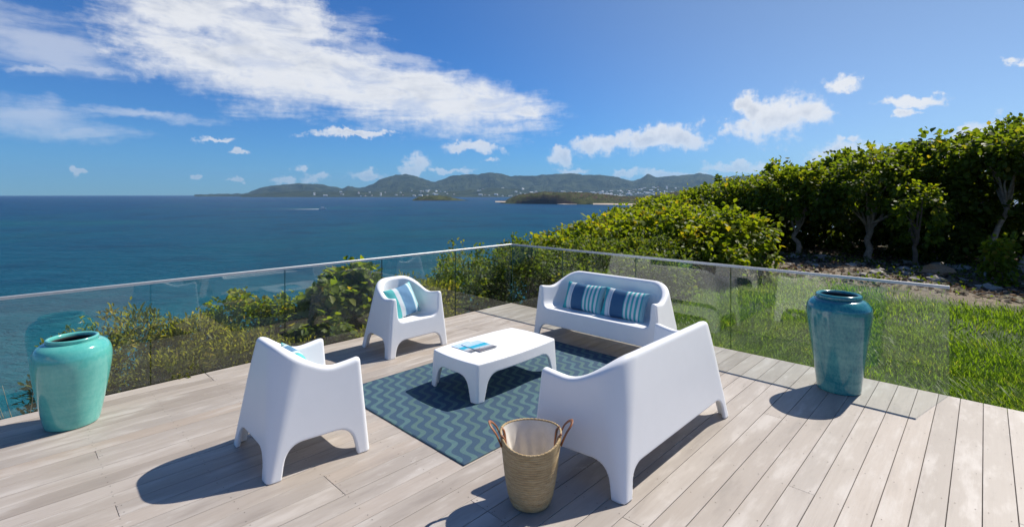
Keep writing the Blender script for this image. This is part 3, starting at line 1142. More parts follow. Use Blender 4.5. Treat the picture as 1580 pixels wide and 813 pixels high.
chair = make_seat('armchair', 0.392, 0.345, 0.10, 1.5, 0.0085)
chair.location = (1.405, 3.352, 0)
chair.rotation_euler = (0, 0, R(88))                 # faces +X
tag(chair, 'white moulded armchair turned away, its smooth back towards the tall jade pot side', 'armchair', 'white moulded armchairs')
chair2 = copy_tree(chair)
chair2.location = (3.145, 4.725, 0)
chair2.rotation_euler = (0, 0, 0)                    # faces -Y
tag(chair2, 'white moulded armchair with a square striped cushion, standing against the sea side glass', 'armchair', 'white moulded armchairs')
chair['label'] = 'white moulded armchair beside the jade pot, seen from behind'

sofa = make_seat('sofa', 0.835, 0.765, 0.50, 1.5, 0.0108)
sofa.location = (4.785, 3.115, 0)
sofa.rotation_euler = (0, 0, R(-90))                 # faces -X
tag(sofa, 'white moulded sofa with two striped cushions, its back to the lawn side glass', 'sofa', 'white moulded sofas')
sofa2 = copy_tree(sofa)
sofa2.location = (3.125, 1.735, 0)
sofa2.rotation_euler = (0, 0, R(180))                # faces +Y
tag(sofa2, 'white moulded sofa seen from behind, with the straw basket at its corner', 'sofa', 'white moulded sofas')


def make_table():
    hx, hy, top = 0.515, 0.305, 0.315

    def fn(x, y, z):
        ax, ay = np.abs(x), np.abs(y)
        ox = ax - (hx - 0.05 * z + 0.030 - 0.32 * y * y)
        oy = ay - (hy - 0.05 * z + 0.034 - 0.13 * x * x)
        o = smax(ox, oy, 0.022)
        b = smax(o, z - top, 0.014)
        und = np.maximum(o + 0.028, z - (top - 0.045))
        b = smax(b, -und, 0.006)
        tY = smax(ax - (hx - 0.075 - 0.30 * z), z - 0.215, 0.10)
        tX = smax(ay - (hy - 0.070 - 0.26 * z), z - 0.205, 0.10)
        b = smax(b, -tY, 0.010)
        b = smax(b, -tX, 0.010)
        return smax(b, -z, 0.006)
    P, F, Nn = surface_nets(fn, (-0.60, -0.40, -0.02), (0.60, 0.40, 0.35), 0.009)
    C = P[F].mean(1)
    cl = []
    for (x, y, z) in C:
        if z < 0.20 and abs(x) > 0.2 and abs(y) > 0.1:
            cl.append(('leg', int(x > 0), int(y > 0)))
        elif z > top - 0.05:
            cl.append(('tabletop', 0, 0))
        else:
            cl.append(('apron', 0, 0))
    root = empty('coffee_table')
    split_parts(P, F, Nn, cl, root, M['plastic'])
    return root


table = make_table()
table.location = (3.175, 3.255, 0.007)
tag(table, 'low white moulded coffee table standing on the blue rug', 'table')


# ------------------------------------------------------------------ rug
def mat_rug():
    m, t, b, out = material('woven outdoor rug with wavy lines')
    p = geo_pos(t)
    ang = math.atan2(0.85, 0.52)
    u = t.vm('DOT_PRODUCT', p, (math.cos(ang), math.sin(ang), 0))         # along the lines
    v = t.vm('DOT_PRODUCT', p, (math.sin(ang), -math.cos(ang), 0))        # across
    wob = t.m('MULTIPLY', t.m('SINE', t.m('MULTIPLY', u, 2 * math.pi / 0.212)), 0.030)
    vv = t.m('ADD', v, wob)
    k = t.m('DIVIDE', vv, 0.098)
    fr = t.m('ABSOLUTE', t.m('SUBTRACT', t.m('FRACT', k), 0.5))
    line = t.step(fr, 0.235, 0.195)
    idx = t.m('FLOOR', k)
    tone = t.node('ShaderNodeTexWhiteNoise', {'W': t.m('FLOOR', t.m('MULTIPLY', idx, 1.0))}, noise_dimensions='1D').outputs['Value']
    fib = t.noise(t.mapping(p, scale=(60, 420, 1)), 1.0, 3, 0.7)
    fib2 = t.noise(t.mapping(p, rot=(0, 0, R(10)), scale=(9, 40, 1)), 1.0, 5, 0.7)
    stripe = t.m('SUBTRACT', t.m('FRACT', t.m('DIVIDE', vv, 0.0098)), 0.5)
    lc = t.mix(t.step(fib2, 0.35, 0.7), (0.070, 0.150, 0.172), (0.105, 0.195, 0.178))
    lc = t.mix(t.m('MULTIPLY', t.step(tone, 0.3, 0.9), 0.4), lc, (0.08, 0.135, 0.10))
    lc = t.mix(t.m('MULTIPLY', t.step(t.m('ABSOLUTE', stripe), 0.25, 0.45), 0.35), lc, (0.045, 0.10, 0.14))
    gc = t.mix(fib, (0.026, 0.062, 0.108), (0.046, 0.090, 0.140))
    c = t.mix(t.m('MULTIPLY', line, 0.82), gc, lc)
    t.put(b.inputs['Base Color'], c)
    b.inputs['Roughness'].default_value = 0.75
    b.inputs['Specular IOR Level'].default_value = 0.3
    t.put(b.inputs['Normal'], t.bump(t.m('ADD', fib, t.m('MULTIPLY', line, 0.6)), 0.5, 0.002))
    return m


RX0, RX1, RY0, RY1 = 2.010, 4.452, 2.354, 4.02
nxr, nyr = 120, 80
X, Y = np.meshgrid(np.linspace(RX0, RX1, nxr), np.linspace(RY0, RY1, nyr), indexing='ij')
Zr = 0.0062 + 0.0006 * vnoise(np.stack([X * 4, Y * 4], -1).reshape(-1, 2), 4).reshape(X.shape)
top = np.stack([X, Y, Zr], -1).reshape(-1, 3)
bot = top.copy(); bot[:, 2] = 0.0010
i, j = np.meshgrid(np.arange(nxr - 1), np.arange(nyr - 1), indexing='ij')
q = np.stack([i * nyr + j, (i + 1) * nyr + j, (i + 1) * nyr + j + 1, i * nyr + j + 1], -1).reshape(-1, 4)
ring = np.concatenate([np.arange(nxr) * nyr, (nxr - 1) * nyr + np.arange(1, nyr), (nxr - 2 - np.arange(nxr - 1)) * nyr + nyr - 1, np.arange(nyr - 2, 0, -1)])
n0 = len(top)
sd = np.stack([ring + n0, np.roll(ring, -1) + n0, np.roll(ring, -1), ring], -1)
M['rug'] = mat_rug()
rug = obj('rug', new_mesh('rug', np.vstack([top, bot]), [q, q[:, ::-1] + n0, sd]), M['rug'])
tag(rug, 'flat blue outdoor rug with wavy green lines under the coffee table', 'rug')

# ------------------------------------------------------------------ magazines
def mat_cover(name, seed):
    m, t, b, out = material(name)
    s = t.sep(obj_coord(t))
    x = t.m('ADD', t.m('DIVIDE', s[0], 0.20), 0.5)
    y = t.m('ADD', t.m('DIVIDE', s[1], 0.27), 0.5)
    n = t.noise(obj_coord(t), 28, 5, 0.6)
    yy = t.m('ADD', y, t.m('MULTIPLY', t.m('SUBTRACT', n, 0.5), 0.12))
    c = t.ramp(yy, [(0.0, (0.05, 0.06, 0.06)), (0.14, (0.20, 0.19, 0.19)), (0.30, (0.60, 0.60, 0.60)), (0.38, (0.30, 0.58, 0.68)), (0.46, (0.02, 0.38, 0.55)),
                    (0.62, (0.02, 0.42, 0.58)), (0.66, (0.46, 0.64, 0.82)), (1.0, (0.50, 0.66, 0.86))])
    rocks = t.step(t.m('ADD', n, t.m('MULTIPLY', t.m('SUBTRACT', x, 0.5), 0.5 * seed)), 0.55, 0.62)
    c = t.mix(t.m('MULTIPLY', rocks, t.step(y, 0.36, 0.22)), c, (0.16, 0.13, 0.12))
    # masthead bar of pale print
    mast = t.m('MULTIPLY', t.m('MULTIPLY', t.step(y, 0.84, 0.85), t.step(y, 0.93, 0.92)), t.step(t.noise(t.mapping(obj_coord(t), scale=(160, 4, 1)), 1.0, 1, 0.5), 0.5, 0.53))
    c = t.mix(t.m('MULTIPLY', mast, 0.6), c, (0.75, 0.78, 0.8))
    t.put(b.inputs['Base Color'], c)
    b.inputs['Roughness'].default_value = 0.25
    return m


M['paper'] = mat_plain('white page edges', (0.75, 0.74, 0.72), 0.8)


def magazine(cx, cy, z, rz, seed, label):
    e = empty('magazine', (cx, cy, z), rz)
    tag(e, label, 'magazine', 'magazines on the coffee table')
    obj('pages', box_mesh('pages', -0.099, 0.0985, -0.134, 0.134, 0, 0.0042), M['paper'], e)
    obj('cover', box_mesh('cover', -0.10, 0.10, -0.135, 0.135, 0.0044, 0.0052), mat_cover('printed seaside cover', seed), e)


magazine(2.935, 3.355, 0.3225, R(1.5), 1, 'glossy magazine with a turquoise sea cover, underneath the other one')
magazine(3.005, 3.303, 0.3280, R(-1.5), -1, 'glossy magazine with a turquoise sea cover, on top of the other one')


# ------------------------------------------------------------------ cushions
def pillow_mesh(name, a_, b_, t_, seed, n=56):
    g = np.linspace(-1, 1, n)
    g = np.sign(g) * (1 - (1 - np.abs(g)) ** 1.5)
    U, Vv = np.meshgrid(g, g, indexing='ij')
    x = a_ * U * (1 - 0.075 * (1 - Vv ** 2) * np.abs(U) ** 3)
    y = b_ * Vv * (1 - 0.085 * (1 - U ** 2) * np.abs(Vv) ** 3)
    e = np.clip((1 - U ** 2) * (1 - Vv ** 2), 0, 1)
    th = t_ * e ** 0.42
    P2 = np.stack([x / 0.11, y / 0.11], -1).reshape(-1, 2)
    wr = 0.006 * vnoise(P2, seed).reshape(x.shape) + 0.003 * vnoise(P2 * 2.7, seed + 1).reshape(x.shape)
    # pulled creases running in from the seams
    cr = 0.0035 * vnoise(np.stack([x.ravel() / 0.028, y.ravel() / 0.16], -1), seed + 2).reshape(x.shape) * np.clip(np.abs(Vv) * 2 - 1, 0, 1)
    up = np.stack([x, y, th + (wr + cr) * np.sqrt(e)], -1).reshape(-1, 3)
    dn = np.stack([x, y, -th * 0.8 + wr * np.sqrt(e)], -1).reshape(-1, 3)
    i, j = np.meshgrid(np.arange(n - 1), np.arange(n - 1), indexing='ij')
    q = np.stack([i * n + j, (i + 1) * n + j, (i + 1) * n + j + 1, i * n + j + 1], -1).reshape(-1, 4)
    return new_mesh(name, np.vstack([up, dn]), [q, q[:, ::-1] + n * n], True)


def mat_stripes(name, half, stops, rough=0.8):
    m, t, b, out = material(name)
    c = obj_coord(t)
    x = t.m('ADD', t.m('DIVIDE', t.sep(c)[0], 2 * half), 0.5)
    col = t.ramp(x, stops, 'CONSTANT')
    wv = t.noise(t.mapping(c, scale=(500, 500, 500)), 1.0, 2, 0.5)
    col = t.mix(t.m('MULTIPLY', wv, 0.18), col, (0.25, 0.32, 0.36))
    t.put(b.inputs['Base Color'], col)
    b.inputs['Roughness'].default_value = rough
    b.inputs['Specular IOR Level'].default_value = 0.25
    t.put(b.inputs['Normal'], t.bump(t.m('ADD', wv, t.m('MULTIPLY', t.noise(c, 14, 4, 0.6), 3.0)), 0.25, 0.003))
    return m


TEAL, WHT, NAVY, PALE = (0.035, 0.42, 0.44), (0.70, 0.74, 0.76), (0.030, 0.115, 0.235), (0.30, 0.52, 0.56)
st = [(0.0, TEAL), (0.13, WHT), (0.205, PALE), (0.215, WHT), (0.255, NAVY), (0.545, TEAL)]
for k in range(4):
    st += [(0.565 + k * 0.088, WHT), (0.609 + k * 0.088, TEAL)]
st += [(0.905, PALE)]
M['stripe_many'] = mat_stripes('canvas with navy band and narrow stripes', 0.275, st)
FADED = (0.115, 0.255, 0.42)
M['stripe_few'] = mat_stripes('canvas with broad pale stripes', 0.185, [(0.0, (0.10, 0.52, 0.50)), (0.25, WHT), (0.375, (0.40, 0.66, 0.68)), (0.395, FADED), (0.77, (0.45, 0.74, 0.74)), (0.80, WHT), (0.86, (0.10, 0.52, 0.50)),
                                                                        (0.90, WHT), (0.93, (0.10, 0.52, 0.50))])


def cushion(name, me, mat, center, right, up, label, group=None):
    """right: world direction of the cushion's width; up: its height; face = right x up"""
    r = Vector(right).normalized()
    u = (Vector(up) - r * Vector(up).dot(r)).normalized()
    n = r.cross(u)
    mt = Matrix((r, u, n)).transposed().to_4x4()
    mt.translation = Vector(center)
    o = obj(name, me, mat)
    o.matrix_world = mt
    tag(o, label, 'cushion', group)
    return o


# sofa cushions face -X: width runs towards -Y as seen from the front
cushion('cushion', pillow_mesh('cushion', 0.275, 0.165, 0.075, 3), M['stripe_many'], (4.762, 3.400, 0.488), (0, -1, 0), (0.42, 0, 1.0),
        'striped teal and navy cushion on the sofa, the one farther from the back-turned sofa', 'striped sofa cushions')
cushion('cushion', pillow_mesh('cushion', 0.270, 0.165, 0.078, 8), M['stripe_many'], (4.762, 2.862, 0.486), (0.03, -1, -0.02), (0.45, 0, 1.0),
        'striped teal and navy cushion on the sofa, the one nearer the back-turned sofa', 'striped sofa cushions')
cushion('cushion', pillow_mesh('cushion', 0.185, 0.180, 0.075, 11), M['stripe_few'], (3.115, 4.700, 0.505), (0.95, 0.10, 0.15), (-0.17, 0.42, 1.0),
        'square cushion with pale blue and aqua stripes in the armchair by the glass', 'striped armchair cushions')
cushion('cushion', pillow_mesh('cushion', 0.185, 0.175, 0.075, 14), M['stripe_few'], (1.400, 3.36, 0.500), (0.10, 0.95, 0.0), (-0.36, 0, 1.0),
        'striped cushion mostly hidden in the armchair seen from behind', 'striped armchair cushions')


# ------------------------------------------------------------------ glazed pots
def mat_glaze(name, cols, rough, streak, fall=0.0):
    m, t, b, out = material(name)
    c = obj_coord(t)
    n = t.noise(t.mapping(c, scale=(1, 1, 0.9)), 5.0, 7, 0.68, 0.3)
    band = t.noise(t.mapping(c, scale=(0.4, 0.4, 5.0)), 2.6, 5, 0.6)
    spk = t.noise(t.mapping(c, scale=(1, 1, 0.6)), 48.0, 4, 0.75)
    f = t.m('ADD', t.m('ADD', t.m('MULTIPLY', n, 0.45), t.m('MULTIPLY', band, 0.4)), t.m('MULTIPLY', spk, streak))
    f = t.m('ADD', f, t.step(t.sep(c)[2], 0.15, 0.75, 0.5 * fall, -0.5 * fall))   # glaze run: thicker and deeper at the shoulder
    col = t.ramp(f, cols)
    t.put(b.inputs['Base Color'], col)
    b.inputs['Roughness'].default_value = rough
    b.inputs['Coat Weight'].default_value = 0.6
    b.inputs['Coat Roughness'].default_value = 0.04
    t.put(b.inputs['Normal'], t.bump(t.m('ADD', n, t.m('MULTIPLY', spk, 0.3)), 0.12, 0.006))
    return m


def spline(pts, n=60):
    """smooth closed-form interpolation (Catmull-Rom) through profile points"""
    p = np.array(pts, float)
    p = np.vstack([2 * p[0] - p[1], p, 2 * p[-1] - p[-2]])
    out = []
    seg = len(p) - 3
    per = max(2, n // seg)
    for k in range(seg):
        for s in np.linspace(0, 1, per, endpoint=False):
            a0, a1, a2, a3 = p[k:k + 4]
            out.append(0.5 * ((2 * a1) + (-a0 + a2) * s + (2 * a0 - 5 * a1 + 4 * a2 - a3) * s * s + (-a0 + 3 * a1 - 3 * a2 + a3) * s ** 3))
    out.append(p[-2])
    return np.array(out)


def pot(name, loc, body, rim, inner, mat, inmat, label):
    e = empty(name, loc)
    tag(e, label, 'pot', 'glazed ceramic pots')
    V, F = lathe(spline(body, 60), 72)
    V, F = join([(V, F), (np.array([[0, 0, 0.0]]), [])])
    n = 72
    jj = np.arange(n)
    F.append(np.stack([np.full(n, len(V) - 1), (jj + 1) % n, jj], -1))
    obj('pot_body', new_mesh('pot_body', V, F, True), mat, e)
    V, F = lathe(spline(rim, 30), 72)
    obj('rim', new_mesh('rim', V, F, True), mat, e)
    V, F = lathe(spline(inner, 24), 72)
    obj('inner_wall', new_mesh('inner_wall', V, F, True), inmat, e)
    return e


M['blue_glaze'] = mat_glaze('deep turquoise crackle glaze', [(0.36, (0.002, 0.055, 0.125)), (0.49, (0.004, 0.120, 0.185)), (0.60, (0.025, 0.215, 0.235)), (0.78, (0.12, 0.36, 0.33))], 0.18, 0.42, 0.10)
M['jade_glaze'] = mat_glaze('pale jade glaze', [(0.30, (0.045, 0.30, 0.27)), (0.50, (0.095, 0.44, 0.385)), (0.68, (0.17, 0.54, 0.455)), (0.85, (0.30, 0.62, 0.53))], 0.14, 0.26)
M['pot_inside'] = mat_plain('dark raw clay', (0.03, 0.035, 0.035), 0.8)
pot('glazed_pot', (5.09, 0.925, 0),
    [(0.158, 0.0), (0.166, 0.012), (0.172, 0.08), (0.195, 0.28), (0.222, 0.48), (0.242, 0.63), (0.246, 0.69), (0.238, 0.735), (0.205, 0.778), (0.170, 0.795), (0.152, 0.798)],
    [(0.150, 0.795), (0.165, 0.793), (0.173, 0.803), (0.174, 0.820), (0.166, 0.832), (0.152, 0.834), (0.141, 0.826), (0.138, 0.806)],
    [(0.1385, 0.815), (0.137, 0.790), (0.165, 0.75), (0.20, 0.65), (0.18, 0.4), (0.14, 0.1), (0.0, 0.06)], M['blue_glaze'], M['pot_inside'],
    'tall deep turquoise glazed pot beside the lawn side glass')
pot('glazed_pot', (0.372, 4.905, 0),
    [(0.150, 0.0), (0.159, 0.012), (0.172, 0.07), (0.195, 0.20), (0.218, 0.34), (0.232, 0.45), (0.231, 0.52), (0.212, 0.575), (0.178, 0.605), (0.152, 0.613)],
    [(0.149, 0.605), (0.151, 0.620), (0.155, 0.632), (0.150, 0.641), (0.138, 0.641), (0.130, 0.632), (0.128, 0.612)],
    [(0.1285, 0.618), (0.128, 0.60), (0.165, 0.55), (0.20, 0.42), (0.17, 0.2), (0.13, 0.06), (0.0, 0.05)], M['jade_glaze'], M['pot_inside'],
    'broad pale jade green glazed pot beside the sea side glass')


# ------------------------------------------------------------------ straw basket
def mat_straw():
    m, t, b, out = material('woven palm straw')
    c = obj_coord(t)
    s = t.sep(c)
    ang = t.m('ARCTAN2', s[1], s[0])
    row = t.m('DIVIDE', s[2], 0.0135)
    sh = t.m('MULTIPLY', t.m('FLOOR', row), 0.5)
    strand = t.m('ABSOLUTE', t.m('SUBTRACT', t.m('FRACT', t.m('ADD', t.m('MULTIPLY', ang, 17.0), t.m('ADD', sh, t.m('MULTIPLY', row, 0.6)))), 0.5))
    n = t.noise(t.mapping(c, scale=(1, 1, 4)), 22, 5, 0.65)
    n2 = t.noise(t.mapping(c, scale=(1, 1, 1.5)), 160, 3, 0.6)
    band = t.noise(t.mapping(c, scale=(0.3, 0.3, 30)), 1.0, 2, 0.5)
    col = t.ramp(t.m('ADD', t.m('MULTIPLY', n, 0.6), t.m('MULTIPLY', band, 0.4)), [(0.32, (0.30, 0.19, 0.085)), (0.5, (0.46, 0.33, 0.165)), (0.68, (0.60, 0.47, 0.27))])
    col = t.mix(t.m('MULTIPLY', t.step(strand, 0.14, 0.02), 0.55), col, (0.26, 0.17, 0.08))
    col = t.mix(t.m('MULTIPLY', t.step(n2, 0.55, 0.75), 0.4), col, (0.30, 0.20, 0.10))
    t.put(b.inputs['Base Color'], col)
    b.inputs['Roughness'].default_value = 0.7
    t.put(b.inputs['Normal'], t.bump(t.m('ADD', strand, n2), 0.5, 0.003))
    return m


def basket():
    e = empty('straw_basket', (2.035, 1.815, 0), R(-45))
    tag(e, 'tall woven straw basket with white lining and leather handles', 'basket')
    straw = mat_straw()
    linen = mat_plain('cream cotton lining', (0.66, 0.61, 0.54), 0.85, 0, 18, 0.08, 0.35, 24)
    leather = mat_plain('tan leather strap', (0.30, 0.115, 0.045), 0.45, 0, 30, 0.3)
    n, rows_ = 96, 132
    H = 0.375

    def rad(t, a):
        r = np.interp(t, [0, 0.04, 0.15, 0.4, 0.7, 1.0], [0.098, 0.108, 0.122, 0.140, 0.154, 0.170])
        ov = 1 + (-0.01 * np.cos(2 * a)) * t + 0.012 * np.sin(3 * a + 1.1) * t + 0.010 * np.sin(5 * a) * t * t
        return r * ov

    def top_z(a):
        return H - 0.006 + 0.012 * np.cos(2 * a) - 0.020 * np.cos(a + 1.64)
    a = np.linspace(0, 2 * np.pi, n, endpoint=False)
    t = np.linspace(0, 1, rows_)
    Tt, A = np.meshgrid(t, a, indexing='ij')
    Zz = Tt * top_z(A)
    coil = 0.0050 * np.abs(np.sin(np.pi * Zz / 0.0135)) ** 0.7
    rr = rad(Tt, A) + coil
    V = np.stack([rr * np.cos(A), rr * np.sin(A), Zz + 0.002], -1).reshape(-1, 3)
    i, j = np.meshgrid(np.arange(rows_ - 1), np.arange(n), indexing='ij')
    q = np.stack([i * n + j, i * n + (j + 1) % n, (i + 1) * n + (j + 1) % n, (i + 1) * n + j], -1).reshape(-1, 4)
    V = np.vstack([V, [[0, 0, 0.002]]])
    jj = np.arange(n)
    obj('basket_body', new_mesh('basket_body', V, [q, np.stack([np.full(n, len(V) - 1), (jj + 1) % n, jj], -1)], True), straw, e)
    # plaited rim
    ar = np.linspace(0, 2 * np.pi, 193)
    rr = rad(np.ones_like(ar), ar) - 0.002
    V, F = tube(np.stack([rr * np.cos(ar), rr * np.sin(ar), top_z(ar) + 0.002 + 0.0015 * np.sin(ar * 48)], -1), 0.0062, 8, False)
    obj('rim', new_mesh('rim', V, F, True), straw, e)
    # lining with loose folds
    tl = np.linspace(1.0, 0.06, 50)
    Tt, A = np.meshgrid(tl, a, indexing='ij')
    dep = 1 - Tt
    fold = 0.010 * np.sin(7 * A + 1.5 * np.sin(2 * A)) * np.clip(dep * 2.2, 0, 1) + 0.006 * np.sin(13 * A + 4 * dep) * np.clip(dep * 2, 0, 1)
    rr = rad(Tt, A) - 0.008 - 0.010 * np.clip(dep * 3, 0, 1) + fold - 0.008 * dep
    V = np.stack([rr * np.cos(A), rr * np.sin(A), Tt * top_z(A)], -1).reshape(-1, 3)
    i, j = np.meshgrid(np.arange(len(tl) - 1), np.arange(n), indexing='ij')
    q = np.stack([i * n + j, (i + 1) * n + j, (i + 1) * n + (j + 1) % n, i * n + (j + 1) % n], -1).reshape(-1, 4)
    V = np.vstack([V, [[0, 0, 0.03]]])
    b0 = (len(tl) - 1) * n
    obj('lining', new_mesh('lining', V, [q, np.stack([np.full(n, len(V) - 1), b0 + jj, b0 + (jj + 1) % n], -1)], True), linen, e)

    def strap(path, parent=e, name='handle', r=0.0105):
        P = spline(path, 40)
        V, F = tube(P, r, 8, True, (0.42, 1.0))
        return obj(name, new_mesh(name, V, F, True), leather, parent)
    for s in (0, 1):
        ca = 0.0 if s else math.pi
        d_ = np.array([math.cos(ca), math.sin(ca), 0.0])
        tng = np.array([-math.sin(ca), math.cos(ca), 0.0])
        R0 = float(rad(np.array(1.0), np.array(ca)))
        zt = float(top_z(np.array(ca)))
        pt = lambda o, w_, z: tuple(d_ * (R0 + o) + tng * w_ + np.array([0, 0, z]))
        # loop standing up and out over the rim, its ends stitched to the outside
        hd = strap([pt(-0.006, -0.045, zt - 0.05), pt(0.010, -0.047, zt - 0.01), pt(0.026, -0.045, zt + 0.022), pt(0.050, -0.030, zt + 0.050), pt(0.060, 0.0, zt + 0.060),
                    pt(0.050, 0.030, zt + 0.050), pt(0.026, 0.045, zt + 0.022), pt(0.010, 0.047, zt - 0.01), pt(-0.006, 0.045, zt - 0.05)])
        # ends running down inside the basket against the lining
        strap([pt(-0.003, -0.045, zt + 0.012), pt(-0.022, -0.044, zt - 0.01), pt(-0.030, -0.040, zt - 0.06), pt(-0.034, -0.036, zt - 0.115)], hd, 'strap_end')
        strap([pt(-0.003, 0.045, zt + 0.012), pt(-0.022, 0.044, zt - 0.01), pt(-0.030, 0.040, zt - 0.06), pt(-0.034, 0.036, zt - 0.115)], hd, 'strap_end')
    return e


basket()

# ------------------------------------------------------------------ plants
LEAF_SG = mat_leaf('sea grape leaves', (0.042, 0.072, 0.011), (0.085, 0.130, 0.015), (0.140, 0.180, 0.020), (0.24, 0.20, 0.03), 0.5)
LEAF_BRIGHT = mat_leaf('sunny broad leaves', (0.050, 0.085, 0.010), (0.105, 0.155, 0.013), (0.165, 0.205, 0.016), (0.27, 0.21, 0.03), 0.5)
LEAF_DARK = mat_leaf('dark evergreen leaves', (0.030, 0.055, 0.014), (0.058, 0.095, 0.020), (0.095, 0.135, 0.024), (0.15, 0.15, 0.03), 0.5)
LEAF_OLIVE = mat_leaf('narrow olive green leaves', (0.07, 0.09, 0.016), (0.13, 0.150, 0.024), (0.19, 0.20, 0.035), (0.30, 0.25, 0.09), 0.45)
BARK = mat_plain('pale mottled bark', (0.30, 0.25, 0.20), 0.9, 0, 14, 0.4, 0.6, 30)
BARK_DARK = mat_plain('brown twiggy bark', (0.12, 0.09, 0.065), 0.9, 0, 14, 0.35)


def leaf_mesh(name, C, A, Nn, L, Wd, tint, mat, parent, round_=0.8, seed=0):
    """C centres (n,3), A leaf axes, Nn leaf normals, L lengths, Wd width ratio"""
    rg = np.random.default_rng(seed)
    n = len(C)
    A = A / (np.linalg.norm(A, axis=1)[:, None] + 1e-9)
    B = np.cross(Nn, A)
    B /= np.linalg.norm(B, axis=1)[:, None] + 1e-9
    N2 = np.cross(A, B)
    L = L[:, None]
    hw = L * Wd * 0.5
    fold = L * rg.uniform(0.02, 0.14, (n, 1))
    curl = L * rg.uniform(0.02, 0.22, (n, 1))
    base = C - A * L * 0.5
    tip = C + A * L * 0.5 - N2 * curl
    l1 = C - A * L * 0.22 + B * hw * round_ + N2 * fold
    l2 = C + A * L * 0.16 + B * hw + N2 * fold - N2 * curl * 0.3
    r1 = C - A * L * 0.22 - B * hw * round_ + N2 * fold
    r2 = C + A * L * 0.16 - B * hw + N2 * fold - N2 * curl * 0.3
    V = np.stack([base, l1, l2, tip, r2, r1], 1).reshape(-1, 3)
    o = np.arange(n)[:, None] * 6
    F = np.concatenate([o + np.array([[0, 3, 2, 1]]), o + np.array([[0, 5, 4, 3]])])
    me = new_mesh(name, V, F)
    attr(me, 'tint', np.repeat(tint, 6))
    return obj(name, me, mat, parent)


def unit(rg, n):
    v = rg.normal(size=(n, 3))
    return v / np.linalg.norm(v, axis=1)[:, None]


def crown_points(rg, center, radii, n_clump, per, clump_r, zmin=-0.5, shell=(0.62, 1.04), lump=0.22):
    """clump centres spread over an uneven ellipsoid, leaves around each clump"""
    d = unit(rg, n_clump * 3)
    d = d[d[:, 2] > zmin][:n_clump]
    k = len(d)
    rr = rg.uniform(*shell, k) * (1 + lump * fbm(d * 1.7 + center[0] * 3.1, int(rg.integers(999)), 3))
    cc = np.asarray(center) + d * np.asarray(radii) * rr[:, None]
    cr = clump_r * rg.uniform(0.6, 1.35, k)
    pts = np.repeat(cc, per, 0) + unit(rg, k * per) * (rg.uniform(0.15, 1.0, (k * per, 1)) ** 0.6) * np.repeat(cr, per)[:, None]
    out = np.repeat(d, per, 0) * 0.6 + (pts - np.repeat(cc, per, 0)) / np.repeat(cr, per)[:, None]
    ctint = np.repeat(rg.normal(0, 0.12, k), per)
    return cc, d, pts, out, ctint


def plant(name, label, cat, base, crown_c, radii, n_clump, per, leaf, clump_r, mat, bark, group, seed, trunk_r=0.05, lean=(0, 0), wid=0.8, tint0=0.45,
          zmin=-0.5, n_branch=9, droop=0.25, split=0.45, shell=(0.62, 1.04), trunks=1, upright=0.0):
    rg = np.random.default_rng(seed)
    base = np.array(base, float)
    e = empty(name, tuple(base))
    tag(e, label, cat, group)
    cc, dd, pts, out, ct = crown_points(rg, np.array(crown_c, float) - base, radii, n_clump, per, clump_r, zmin, shell)
    n = len(pts)
    A = out + rg.normal(0, 0.55, (n, 3))
    A[:, 2] -= droop
    A[:, 2] += upright
    Nn = np.array([0, 0, 1.0]) * 0.9 + out * 0.5 + rg.normal(0, 0.45, (n, 3))
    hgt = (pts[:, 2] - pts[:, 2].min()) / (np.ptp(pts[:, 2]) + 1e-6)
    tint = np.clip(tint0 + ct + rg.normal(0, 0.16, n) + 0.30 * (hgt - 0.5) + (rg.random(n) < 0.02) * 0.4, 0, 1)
    L = leaf * rg.uniform(0.65, 1.3, n)
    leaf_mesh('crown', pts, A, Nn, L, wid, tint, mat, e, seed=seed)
    # trunk and limbs
    parts = []
    c0 = np.array(crown_c, float) - base
    for tk in range(trunks):
        ofs = rg.normal(0, 0.10 * (trunks > 1), 3); ofs[2] = 0
        top = np.array([c0[0] + ofs[0] * 3, c0[1] + ofs[1] * 3, c0[2] * split + 0.1])
        wob = rg.normal(0, 0.05, (6, 3)); wob[0] = wob[-1] = 0
        ts = np.linspace(0, 1, 6)[:, None]
        path = ofs + np.array([0, 0, -0.12]) + ts * (top - ofs + np.array([0, 0, 0.12])) + wob * min(1, c0[2]) + np.sin(ts * np.pi) * np.array([lean[0], lean[1], 0])
        path = spline(path, 20)
        rad_ = np.linspace(1.25, 0.72, len(path)) * trunk_r
        rad_[0] *= 1.35
        parts.append(tube(path, rad_, 9))
        for b_ in range(max(2, n_branch // trunks)):
            tgt = cc[int(rg.integers(len(cc)))]
            mid = (top + tgt) / 2 + rg.normal(0, 0.10, 3) + np.array([0, 0, 0.06])
            s0 = path[int(rg.integers(len(path) * 2 // 3, len(path)))]
            pb = spline([s0, s0 * 0.5 + mid * 0.5 + rg.normal(0, 0.03, 3), mid, tgt], 14)
            parts.append(tube(pb, np.linspace(0.55, 0.12, len(pb)) * trunk_r, 6))
    V, F = join(parts)
    obj('trunk', new_mesh('trunk', V, F, True), bark, e)
    return e


def gz(x, y):
    return float(ground_z(np.array([x]), np.array([y]))[0])


